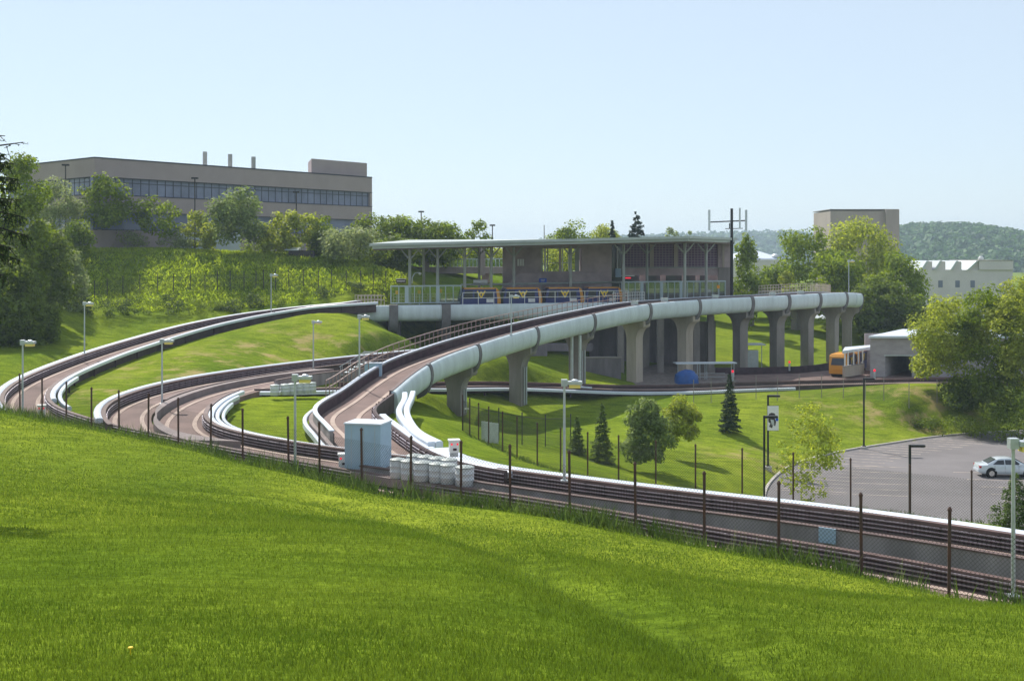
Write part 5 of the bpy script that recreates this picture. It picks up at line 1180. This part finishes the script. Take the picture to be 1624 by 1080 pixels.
def conifer(name, label, loc, h, r, leaf="needle", tiers=17, group=None, ls=.2, per=34, bare=.04, dens=1.0, lean=0):
    TREEN["n"] += 1; g = np.random.default_rng(TREEN["n"] * 7); t = thing(name, label, "conifer", loc, group)
    mb = MB().pipe([(0, 0, -.3), (0, 0, h * .5), (0, 0, h * .99)], [h * .022, h * .013, h * .002], 7); cen = []; nr = []; sz = []
    for k in range(tiers):
        f = (k + .3) / tiers; z = h * (bare + (1 - bare) * f ** .92); R_ = r * (1 - f) ** .85 * g.uniform(.88, 1.12) + .06 * r; nb = int(6 + 8 * (1 - f))
        for j in range(nb):
            an = 2 * math.pi * (j + g.uniform(-.35, .35)) / nb + k * .7; z = h * (bare + (1 - bare) * max(0, (k + .3 + g.uniform(-.75, .75)) / tiers) ** .92); L = R_ * g.uniform(.75, 1.15); d_ = np.array((math.cos(an), math.sin(an), 0)); dr = .10 + .22 * (1 - f)
            if k % 2 == 0 and L > .5: mb.tube((0, 0, z), d_ * L * .8 + (0, 0, z - dr * L * .6), .02 + .01 * r, .006, 4)
            m_ = max(6, int(per * dens * (L / r) + 5)); u = g.uniform(.12, 1, m_) ** .75; lat = g.normal(size=m_) * .17 * L * (1.15 - u * .8)
            q = d_[None] * (u * L)[:, None] + np.array((-d_[1], d_[0], 0))[None] * lat[:, None]; q[:, 2] = z - dr * L * u ** 1.3 + .10 * L * u ** 3 + g.normal(size=m_) * .035 * r
            cen.append(q); nr.append(g.normal(size=(m_, 3)) * .6 + np.array((0, 0, 1)) + d_ * .4); sz.append(g.uniform(.6, 1.3, m_) * ls)
    mb.build("trunk", "bark_dark", t); quads("crown", np.concatenate(cen), np.concatenate(nr), np.concatenate(sz), leaf, .5, t)
    return t
def pxtree(px, ytop, ybase, d, wpx, **k):
    """tree from its place in the photograph: column, top row, base row, distance, crown width"""
    b = P(px, ybase, d); b = np.array((b[0], b[1], min(b[2], hz(b[0], b[1]) + .1) if k.pop("snap", True) else b[2])); top = CAMZ + (HY - ytop) * d / F
    return b, top - b[2], wpx * d / F / 2
def T(name, label, px, yt, yb, d, w, **k):
    loc, h, r = pxtree(px, yt, yb, d, w); return tree(name, label, loc, h, r, **k)
def CN(name, label, px, yt, yb, d, w, **k):
    loc, h, r = pxtree(px, yt, yb, d, w); return conifer(name, label, loc, h, r, **k)
GH = "trees on the hill in front of the office building"
# trees on the hill crest
T("broadleaf_tree", "round full tree on the crest with the office windows to its right", 166, 278, 392, 166, 92, leaf="leaf_mid", n=46, per=70, group=GH, zf=.3)
T("broadleaf_tree", "pale feathery tree right of the tall dark trees on the crest", 92, 281, 392, 163, 80, leaf="leaf_grey", n=40, per=90, ls=.24, group=GH, zf=.15)
T("broadleaf_tree", "small open tree with a pointed top on the crest", 246, 310, 394, 168, 82, leaf="leaf_mid", n=26, per=60, group=GH, zf=.22, shape=.9)
T("broadleaf_tree", "big glossy dark green tree on the crest right of the tall pole lamp", 374, 298, 402, 165, 104, leaf="leaf_glossy", n=52, per=80, group=GH, zf=.16)
T("broadleaf_tree", "low yellow green tree hugging the left foot of the glossy dark tree", 318, 335, 402, 167, 56, leaf="leaf_yellow", n=24, per=60, group=GH, zf=.1)
T("broadleaf_tree", "slim yellowish tree right of the glossy dark tree", 437, 338, 410, 166, 60, leaf="leaf_yellow", n=28, per=60, group=GH, zf=.15)
T("broadleaf_tree", "yellow tipped tree under the thin pole lamp", 478, 336, 412, 166, 62, leaf="leaf_yellow", n=28, per=60, group=GH, zf=.12)
T("broadleaf_tree", "mid green tree left of the low spreading bush on the crest", 510, 343, 414, 167, 60, leaf="leaf_mid", n=26, per=60, group=GH, zf=.12)
T("broadleaf_tree", "low spreading grey green tree on the crest before the building corner", 551, 360, 420, 163, 96, leaf="leaf_grey", n=34, per=70, group=GH, zf=.15)
for px, yt, w, lf, lb in ((598, 339, 62, "leaf_dark", "dark green tree at the right corner of the office building"), (640, 343, 60, "leaf_mid", "tree left of the flat headed lamp above the station roof"), (672, 348, 56, "leaf_dark", "tree beneath the flat headed lamp above the station roof"), (704, 352, 52, "leaf_mid", "rightmost tree of the dense clump above the left end of the roof"), (620, 372, 70, "leaf_dark", "low dark tree filling the gap behind the left roof corner")):
    T("broadleaf_tree", lb, px, yt, 432, 178 if px != 620 else 170, w * 1.45, leaf=lf, n=50, per=70, zf=.15, group="trees behind the left half of the station")
T("broadleaf_tree", "lone tree with a thin pointed crown above the station roof", 758, 350, 440, 200, 46, leaf="leaf_mid", n=24, per=60, zf=.2, shape=1.2)
for px, yt, w, lb, lf in ((735, 384, 60, "yellow green tree seen through the roof columns beside the footbridge", "leaf_yellow"), (785, 386, 50, "bright tree seen through the roof columns left of the concourse", "leaf_yellow"), (885, 388, 60, "green tree seen through the concourse window opening", "leaf_yellow"), (680, 390, 60, "tree behind the left end of the footbridge", "leaf_mid")):
    T("broadleaf_tree", lb, px, yt, 440, 205, w * 1.5, leaf=lf, n=44, per=60, zf=.1, group="trees behind the left half of the station")
for px, yt, w, lb, lf in ((915, 350, 58, "rounded tree above the middle of the station roof", "leaf_mid"), (955, 356, 44, "yellow green tree left of the grey conifer above the roof", "leaf_yellow"), (890, 362, 40, "low tree left of the rounded tree above the roof", "leaf_mid")):
    T("broadleaf_tree", lb, px, yt, 430, 215, w * 1.5, leaf=lf, n=46, per=60, zf=.1, group="trees above the middle of the station roof")
CN("conifer", "narrow conifer peeking above the roof left of the grey spruce", 971, 348, 430, 210, 22, leaf="needle", ls=.45, per=110)
CN("conifer", "grey blue spruce rising above the station roof", 1010, 338, 430, 208, 64, leaf="needle_blue", ls=.45, tiers=17, per=110)
T("broadleaf_tree", "far pale tree low above the roof right of the spruce", 1066, 362, 420, 330, 30, leaf="leaf_grey", n=26, per=50, ls=.5, zf=.05); T("broadleaf_tree", "farther pale tree low above the roof beside its twin crown", 1092, 367, 420, 330, 26, leaf="leaf_grey", n=22, per=50, ls=.5, zf=.05)
T("columnar_tree", "narrow upright tree right of the telecom mast", 1184, 374, 490, 185, 46, leaf="leaf_mid", n=70, per=70, zf=.05, shape=.4, cr=1.1)
GB = "large trees behind the right end of the guideway"
for px, yt, yb, d, w, lf, lb, n_ in ((1212, 418, 500, 200, 80, "leaf_mid", "low tree beside the grey hall behind the guideway railing", 34), (1278, 362, 500, 200, 100, "leaf_mid", "left tree of the big mass, in front of the tower block's left edge", 54), (1365, 347, 510, 205, 116, "leaf_yellow", "highest tree of the big mass, in front of the tower block", 84),
                                 (1328, 400, 520, 188, 92, "leaf_mid", "middle tree of the big mass above the guideway railing", 60), (1420, 402, 545, 190, 100, "leaf_mid", "right tree of the big mass beside the sawtooth building", 70), (1392, 440, 548, 180, 92, "leaf_dark", "low dark tree at the foot of the big mass right of the last pier", 60), (1245, 432, 505, 190, 50, "leaf_yellow", "small yellow green tree above the beige railing", 26), (1440, 470, 560, 178, 70, "leaf_dark", "dark tree above the corner of the white roofed building", 46)):
    T("broadleaf_tree", lb, px, yt, yb, d, w, leaf=lf, n=n_, per=95, ls=.36, zf=.1, group=GB, low=-.95)
GR = "trees at the right edge beside the parking lot"
for px, yt, yb, d, w, lf, lb, n_, zf in ((1508, 470, 662, 124, 128, "leaf_yellow", "left light green tree of the clump beside the block building", 84, .34), (1560, 455, 665, 121, 116, "leaf_mid", "middle tree of the clump beside the parking lot", 74, .36), (1622, 440, 672, 118, 110, "leaf_yellow", "rightmost tree of the clump, cut by the edge of the photo", 76, .34),
                                    (1475, 520, 640, 127, 70, "leaf_yellow", "low tree hiding the dark doorway of the block building", 34, .35), (1590, 560, 668, 119, 90, "leaf_dark", "shaded low tree under the right clump", 34, .15), (1540, 590, 662, 123, 90, "leaf_dark", "dark undergrowth tree in the shade of the clump", 40, .15)):
    T("broadleaf_tree", lb, px, yt, yb, d, w, leaf=lf, n=n_, per=95, ls=.22, zf=zf, group=GR, low=-.95, bark="bark_dark", cr=1.25)
# trees on the lawn
T("maple_tree", "bushy tree with silvery left side in front of the long shadow", 1027, 634, 750, 88.5, 82, leaf="leaf_glossy", n=64, per=90, ls=.17, zf=.16, trunk=.07, low=-.8, cr=.62, shape=.9)
T("maple_tree", "bright yellow green young tree right of the bushy silvery one", 1080, 626, 728, 97.5, 62, leaf="leaf_yellow", n=46, per=90, ls=.17, zf=.26, trunk=.06, low=-.85, cr=.6, shape=.5)
T("birch_tree", "airy pale young tree at the tip of the parking lot", 1286, 640, 812, 80, 100, leaf="leaf_yellow", n=120, per=26, ls=.14, zf=.1, trunk=.08, cr=.5, low=-.95, shape=.6)
CN("young_conifer", "taller of the two young conifers on the lawn left of the bushy tree", 955, 640, 738, 91, 42, leaf="needle_light", ls=.14, tiers=22, per=46)
CN("young_conifer", "shorter young conifer left of the taller one on the lawn", 915, 662, 730, 93, 36, leaf="needle_light", ls=.14, tiers=18, per=40)
CN("spruce_tree", "small dark spruce standing alone on the lawn below the canopy", 1157, 592, 672, 111, 36, leaf="needle", ls=.16, tiers=22, per=60)
CN("spruce_tree", "green conifer behind the white cover at the right edge below the car", 1612, 752, 905, 58, 130, leaf="needle_light", ls=.13, tiers=20, per=120)
# tall dark trees at the left edge
GL = "dark trees at the left edge"
for px, yt, yb, d, w, lf, lb, n_ in ((30, 248, 560, 128, 110, "leaf_mid", "tallest dark tree at the left edge above the outer loop", 120), (72, 352, 540, 132, 90, "leaf_dark", "dark ivy covered tree right of the tallest one at the left edge", 90), (8, 400, 590, 118, 110, "leaf_dark", "dark tree filling the lower left edge beside the outer loop", 90), (112, 398, 530, 140, 60, "leaf_grey", "pale leaved tree at the left end of the rough grass bank", 50), (-40, 300, 580, 120, 120, "leaf_dark", "dark tree mostly outside the left edge", 60), (55, 470, 560, 122, 80, "leaf_dark", "low shadowed tree at the foot of the left edge clump", 60), (125, 350, 400, 158, 46, "leaf_mid", "small green tree on the crest beside the tall left trees", 26)):
    T("broadleaf_tree", lb, px, yt, yb, d, w, leaf=lf, n=n_, per=95, ls=.26, zf=.08, low=-.98, group=GL, bark="bark_dark", cr=1.25)
# spruce close to the camera, only its bough tips reach into the frame
bs = thing("near_spruce", "bare dark spruce boughs reaching in at the upper left corner", "conifer", (-12.6, 26, hz(-12.6, 26)), None); o = np.array(ORG[bs.name]); g = np.random.default_rng(3)
mb = MB().pipe([o, P(-70, 600, 26), P(-72, 100, 26)], [.28, .2, .1], 10); mb.build("trunk", "bark_dark", bs)
cen = []; nr = []; tw = MB()
for (x0, y0, x1, y1) in ((-70, 250, 37, 226), (-70, 222, 8, 216), (-70, 262, 22, 260), (-70, 330, 40, 345), (-70, 300, 14, 300), (-70, 372, 20, 395), (-70, 350, 45, 375), (-70, 415, 12, 440), (-70, 280, 30, 285), (-70, 318, 34, 318), (-70, 392, 30, 412), (-70, 285, 6, 245)):
    a = P(x0, y0, 26); b_ = P(x1, y1, 25.5); tw.pipe([a, (a + b_) / 2 + (0, 0, .06), b_], [.04, .022, .008], 5)
    for k in range(34 if y0 > 255 else 9):
        t_ = g.uniform(.35, 1); p = a + (b_ - a) * t_; e = p + np.array((g.uniform(-.12, .16), g.uniform(-.2, .2), g.uniform(-.28, .04))); tw.tube(p, e, .008, .004, 4)
        m_ = 34 if y0 > 255 else 5; u = g.uniform(0, 1, m_)[:, None]; cen.append(p + (e - p) * u + g.normal(size=(m_, 3)) * .012); nr.append(g.normal(size=(m_, 3)))
tw.build("boughs", "bark_dark", bs); cen = np.concatenate(cen); quads("crown", cen - o, np.concatenate(nr), g.uniform(.03, .07, len(cen)), "needle", .35, bs)

# shrubs
def shrub(label, px, py, d, w, h, leaf="leaf_dark", group="shrubs at the foot of the bank", ls=.16, n=12):
    TREEN["n"] += 1; sd = TREEN["n"]; x = px_at(px, d); b = (x, d, hz(x, d) - .05); t = thing("shrub", label, "shrub", b, group); cs, cen, nr = crown_pts(w / 2, h / 2, h * .48, n, 60, w * .2, 0, -.95, sd)
    cen[:, 2] = np.abs(cen[:, 2]); mb = MB()
    for c in cs[:6]: mb.tube((0, 0, -.1), c[:3], .03, .01, 4)
    mb.build("stem", "bark_dark", t); quads("foliage", cen, nr, np.random.default_rng(sd).uniform(.6, 1.4, len(cen)) * ls, leaf, .6, t); return t
shrub("dark round bush standing alone on the slope above the silver lamp", 477, 470, 149, 1.9, 2.2, "leaf_mid")
for px, d, w, h, lb, lf in ((150, 140, 4, 2.6, "leftmost dark shrub of the row at the foot of the bank", "leaf_dark"), (178, 142, 3.4, 2.2, "second shrub of the row at the foot of the bank", "leaf_dark"), (206, 144, 3.2, 2.3, "third shrub of the row, behind the outer loop wall", "leaf_dark"), (240, 145, 3.6, 2.2, "fourth shrub of the row at the foot of the bank", "leaf_mid"), (272, 146, 3.0, 2.6, "fifth, taller shrub of the row at the foot of the bank", "leaf_dark"),
                             (305, 147, 3.2, 1.8, "sixth shrub of the row at the foot of the bank", "leaf_mid"), (340, 148, 3.4, 1.6, "seventh, low shrub of the row at the foot of the bank", "leaf_mid"), (372, 148, 2.6, 1.6, "eighth low shrub of the row at the foot of the bank", "leaf_dark"), (405, 149, 2.8, 1.9, "ninth shrub of the row, above the silver lamp", "leaf_dark"), (436, 149, 3, 1.5, "low wide shrub left of the lone round bush", "leaf_mid"), (520, 150, 3, 1.5, "low shrub right of the lone round bush", "leaf_dark"), (560, 150, 2.8, 1.6, "shrub at the right end of the row by the station", "leaf_dark")):
    shrub(lb, px, 0, d, w, h, "hedge_leaf" if lf == "leaf_dark" else "leaf_dark")
for px, d, w, h, lb in ((200, 170, 6, 2.8, "bushes between the two crest trees in front of the office"), (275, 171, 5, 2.8, "pale bush right of the small open tree on the crest"), (298, 169, 4, 3, "pale bush left of the tall pole lamp"), (140, 169, 5, 3, "bush under the round full crest tree"), (410, 169, 5, 2.6, "bush at the right foot of the glossy dark tree"), (455, 170, 5, 2.4, "bush between the two yellowish trees on the crest"), (530, 168, 6, 2.4, "bush right of the dark roofed shelter on the crest"), (585, 166, 6, 2.6, "bush below the building corner on the crest")):
    shrub(lb, px, 0, d, w, h, "leaf_grey" if px < 300 else "leaf_mid", "bushes along the hill crest", .26, 16)
for px, d, w, h, lb in ((1585, 116, 5, 3.2, "shaded bushes at the right edge above the lot"), (1530, 118, 5, 2.2, "undergrowth beneath the right clump of trees"), (1470, 121, 4, 1.6, "low weeds left of the right clump"), (1640, 114, 5, 3.5, "dark bush at the very right edge above the kerb")):
    shrub(lb, px, 0, d, w, h, "leaf_dark", "bushes under the right trees", .2, 18)
q = hit(468, 402, 150); pk = P(468, 403, 166); vn = thing("crest_shelter", "small dark shed with a bright sloping roof on the hill crest", "shed", pk)
MB().box(pk + (1.0, 0, -.2), (3.4, 2, 1.3)).build("body", "wire_dark", vn); MB().prism([(pk[0] - 1.2, pk[1] - 1.3), (pk[0] + .6, pk[1] - 1.3), (pk[0] + .6, pk[1] + 1), (pk[0] - 1.2, pk[1] + 1)], pk[2] + .46, [pk[2] + .55, pk[2] + .55, pk[2] + .9, pk[2] + .9]).build("roof", "white_cover", vn)
wp = P(250, 392, 178); solo("low_white_wall", MB().box(P(235, 384, 178), (26, .3, 2.6)), "white_cover", "low white wall seen in gaps beneath the crest trees", "wall", P(235, 395, 178))

# rough bank vegetation, weeds along the fence, lawn blades
def scatter(name, xy, m, size, hgt, lean=.5, n_per=5, spread_=.2, label=None, cat=None, tri=True, wide=.5, grow=0.0):
    n = len(xy); z = height(xy[:, 0], xy[:, 1]); c = np.repeat(np.c_[xy, z], n_per, 0); N = len(c); g = RNG
    gf = np.maximum(1, c[:, 1] / grow) if grow else np.ones(N); c[:, :2] += g.normal(size=(N, 2)) * (spread_ * gf)[:, None]; sz = g.uniform(.5, 1.3, N) * size * gf
    an = g.uniform(0, 2 * math.pi, N); wd = np.c_[np.cos(an), np.sin(an), np.zeros(N)] * (sz * wide)[:, None]; up = np.c_[g.normal(size=(N, 2)) * lean, np.ones(N)]; up /= np.linalg.norm(up, axis=1, keepdims=True)
    hv = np.array([1 + .9 * mnoise.noise((p[0] * .5, p[1] * .5, 7)) for p in xy]) if name == 'fence_weeds' else np.ones(n); hh = (g.uniform(.4, 1.3, N) * hgt * gf ** .5 * np.repeat(hv, n_per))[:, None]; V = np.stack([c - wd / 2 - (0, 0, .03), c + wd / 2 - (0, 0, .03), c + up * hh], 1).reshape(-1, 3)
    me = bpy.data.meshes.new(name); fast_mesh(me, V, np.arange(3 * N).reshape(N, 3)); me.materials.append(MATS[m]); o = bpy.data.objects.new(name, me); COL.objects.link(o); o["kind"] = "stuff"
    if label: o["label"] = label; o["category"] = cat
    return o
def region(poly, n):
    P_ = np.array([(p[0], p[1]) for p in poly]); lo, hi = P_.min(0), P_.max(0); out = []
    while sum(map(len, out)) < n:
        q = RNG.uniform(lo, hi, (n * 2, 2)); out.append(q[inside(q[:, 0], q[:, 1], P_)])
    return np.concatenate(out)[:n]
bank = [(px_at(100, 147), 147), (px_at(200, 146), 146), (px_at(350, 149), 149), (px_at(600, 151), 151), (px_at(640, 160), 160), (px_at(560, 165), 165), (px_at(400, 170), 170), (px_at(110, 170), 170)]
q = region(bank, 9000); nz = np.array([mnoise.noise((x * .22, y * .22, 0)) for x, y in q]); 
scatter("bank_undergrowth", q[nz > -.05], "bank_leaf", .45, .36, .9, 5, .5, "rough knee high growth covering the steep bank", "undergrowth")
scatter("bank_undergrowth", q[nz <= -.05], "bank_leaf_dark", .45, .45, .8, 4, .5, "darker tangled growth in patches on the steep bank", "undergrowth")
fl = spline(FENCE, .25); fl = fl[(fl[:, 0] > -35) & (fl[:, 0] < 22)]; w_ = RNG.uniform(0, 1, len(fl)); dens = np.array([.5 + mnoise.noise((p[0] * .35, p[1] * .35, 3)) for p in fl])
wd_ = np.repeat(fl[:, :2], 16, 0) + RNG.normal(size=(len(fl) * 16, 2)) * (.40, .45); keep = np.repeat(dens, 16) > RNG.uniform(.05, 1.0, len(wd_)); wd_ = wd_[keep]
scatter("fence_weeds", wd_, "weed", .13, .62, .45, 7, .12, "tall weeds growing along the foot of the near fence", "weeds")
tall = wd_[RNG.uniform(0, 1, len(wd_)) < .10]; scatter("tall_grass", tall, "leaf_grey", .03, .85, .25, 5, .1, "tall seeding grass stems between the fence weeds", "grass")
f2l = spline(F2, .4); scatter("fence_weeds", np.repeat(f2l[:, :2], 6, 0) + RNG.normal(size=(len(f2l) * 6, 2)) * .2, "weed", .08, .22, .4, 4, .1, "short grass along the fence behind the guideway", "weeds")
sl = np.repeat(offset(SWALE, .4)[:, :2], 60, 0) + RNG.normal(size=(len(SWALE) * 60, 2)) * .45; scatter("swale_grass", sl, "weed", .02, .07, .6, 6, .15, "longer darker grass in the shallow swale across the near lawn", "grass")
# lawn blades near the camera
mat("blade", (0.090, 0.153, 0.021), .8, col2=(0.198, 0.268, 0.040), vscale=.22, transl=.22, island=.4, spec=.03)
nb = 105000; dd = 6.3 * (84 / 6.3) ** RNG.uniform(0, 1, nb); pxs = RNG.uniform(-30, 1654, nb); bxy = np.c_[(pxs - CX) * dd / F, dd]
fy = np.interp(bxy[:, 0] / bxy[:, 1], [p[0] / p[1] for p in FENCE], [p[1] for p in FENCE]); bxy = bxy[bxy[:, 1] < fy - .3]
scatter("lawn_grass", bxy, "blade", .018, .030, .8, 9, .10, "short mown grass of the near lawn", "grass", wide=.55, grow=14.0)
mat("dandelion", (.8, .55, .02), .6)
dl = [hit(x, y, 6) for x, y in ((207, 1057), (170, 1000), (335, 998), (612, 903), (487, 866), (1230, 1010), (350, 1003))]
for i, p in enumerate(dl):
    pass
q = dl[0]; solo("dandelion", MB().tube(q, q + (0, 0, .06), .004, n=5).lathe(q + (0, 0, .06), [(.008, 0), (.02, .008), (.016, .015)], 10), "dandelion", "single yellow dandelion in the near lawn at the lower left", "flower", q)

# far wooded hills
def hill(name, pts, d, depth, m, seed, crown, n, lb):
    """ridge given by its skyline in the photograph; falls toward the viewer; crowns scattered on it"""
    g = np.random.default_rng(seed); xs = np.array([px_at(p[0], d) for p in pts]); zs = np.array([CAMZ + (HY - p[1]) * d / F for p in pts]) - crown * .55; X0, X1 = xs[0], xs[-1]; nx_, ny_ = 80, 14
    gx_ = np.linspace(X0, X1, nx_); V = []
    for j in range(ny_):
        f = j / (ny_ - 1); y = d + depth * (f - .62) / .62
        prof = np.sin(min(f / .62, 1) * math.pi / 2) ** 1.3 if f <= .62 else math.cos((f - .62) / .38 * math.pi / 2)
        for x in gx_: V.append((x, y, CAMZ - 16 + (np.interp(x, xs, zs) - CAMZ + 16) * prof))
    idx = np.arange(nx_ * ny_).reshape(ny_, nx_); Fq = np.stack([idx[:-1, :-1], idx[:-1, 1:], idx[1:, 1:], idx[1:, :-1]], -1).reshape(-1, 4)
    me = bpy.data.meshes.new(name); fast_mesh(me, np.array(V), Fq); me.shade_smooth(); me.materials.append(MATS["hill_ground"]); o = bpy.data.objects.new(name, me); COL.objects.link(o); o["kind"] = "structure"
    f = g.uniform(.08, .72, n); x = g.uniform(X0, X1, n); prof = np.where(f <= .62, np.sin(np.minimum(f / .62, 1) * math.pi / 2) ** 1.3, np.cos((f - .62) / .38 * math.pi / 2))
    z = CAMZ - 16 + (np.interp(x, xs, zs) - CAMZ + 16) * prof; y = d + depth * (f - .62) / .62; per = 26; cen = np.repeat(np.c_[x, y, z + crown * .3], per, 0); v = g.normal(size=(n * per, 3)); v /= np.linalg.norm(v, axis=1, keepdims=True)
    rr = np.repeat(g.uniform(.5, 1.1, n) * crown * .6, per)[:, None]; cen = cen + v * rr * np.array((1, 1, .9)); w2 = quads("forest", cen, v + g.normal(size=v.shape) * .35, g.uniform(.5, 1.1, len(cen)) * crown * .42, m, 1.0); w2["kind"] = "stuff"; w2["label"] = lb; w2["category"] = "forest"
mat("hill_ground", (0.04, 0.07, 0.02), .95, var=.3, vscale=.05); leafmat("forest_leaf", (0.035, 0.09, 0.02), (0.10, 0.18, 0.035), .2, .4)
hill("hill", [(1330, 400), (1400, 372), (1430, 362), (1470, 357), (1500, 358), (1540, 367), (1580, 376), (1630, 385), (1700, 395), (1800, 410)], 1300, 400, "forest_leaf", 4, 12, 2200, "wooded hill at the right behind the sawtooth building")
hill("hill", [(850, 385), (950, 380), (1050, 375), (1120, 373), (1200, 371), (1260, 372), (1330, 376), (1420, 382), (1520, 380), (1600, 373), (1660, 372), (1750, 372), (1900, 385)], 2500, 700, "forest_leaf", 5, 22, 2000, "far hazy wooded ridge behind the guideway")
# ================================================================== air
hb_ = MB().box((0, 1900, (CAMZ - 32 + 92) / 2 + .0), (6000, 4700, 92 - (CAMZ - 32)))
hm = bpy.data.materials.new("haze"); hm.use_nodes = True; n = hm.node_tree; n.nodes.remove(n.nodes["Principled BSDF"])
pv = n.nodes.new("ShaderNodeVolumePrincipled"); pv.inputs["Color"].default_value = (0.66, 0.82, 1.0, 1); pv.inputs["Density"].default_value = 0.00026; pv.inputs["Anisotropy"].default_value = 0.2
n.links.new(pv.outputs[0], n.nodes["Material Output"].inputs["Volume"]); MATS["haze"] = hm
hz_o = hb_.build("haze", "haze"); hz_o["kind"] = "stuff"; hz_o["label"] = "pale summer haze in the air over the whole scene"; hz_o["category"] = "haze"
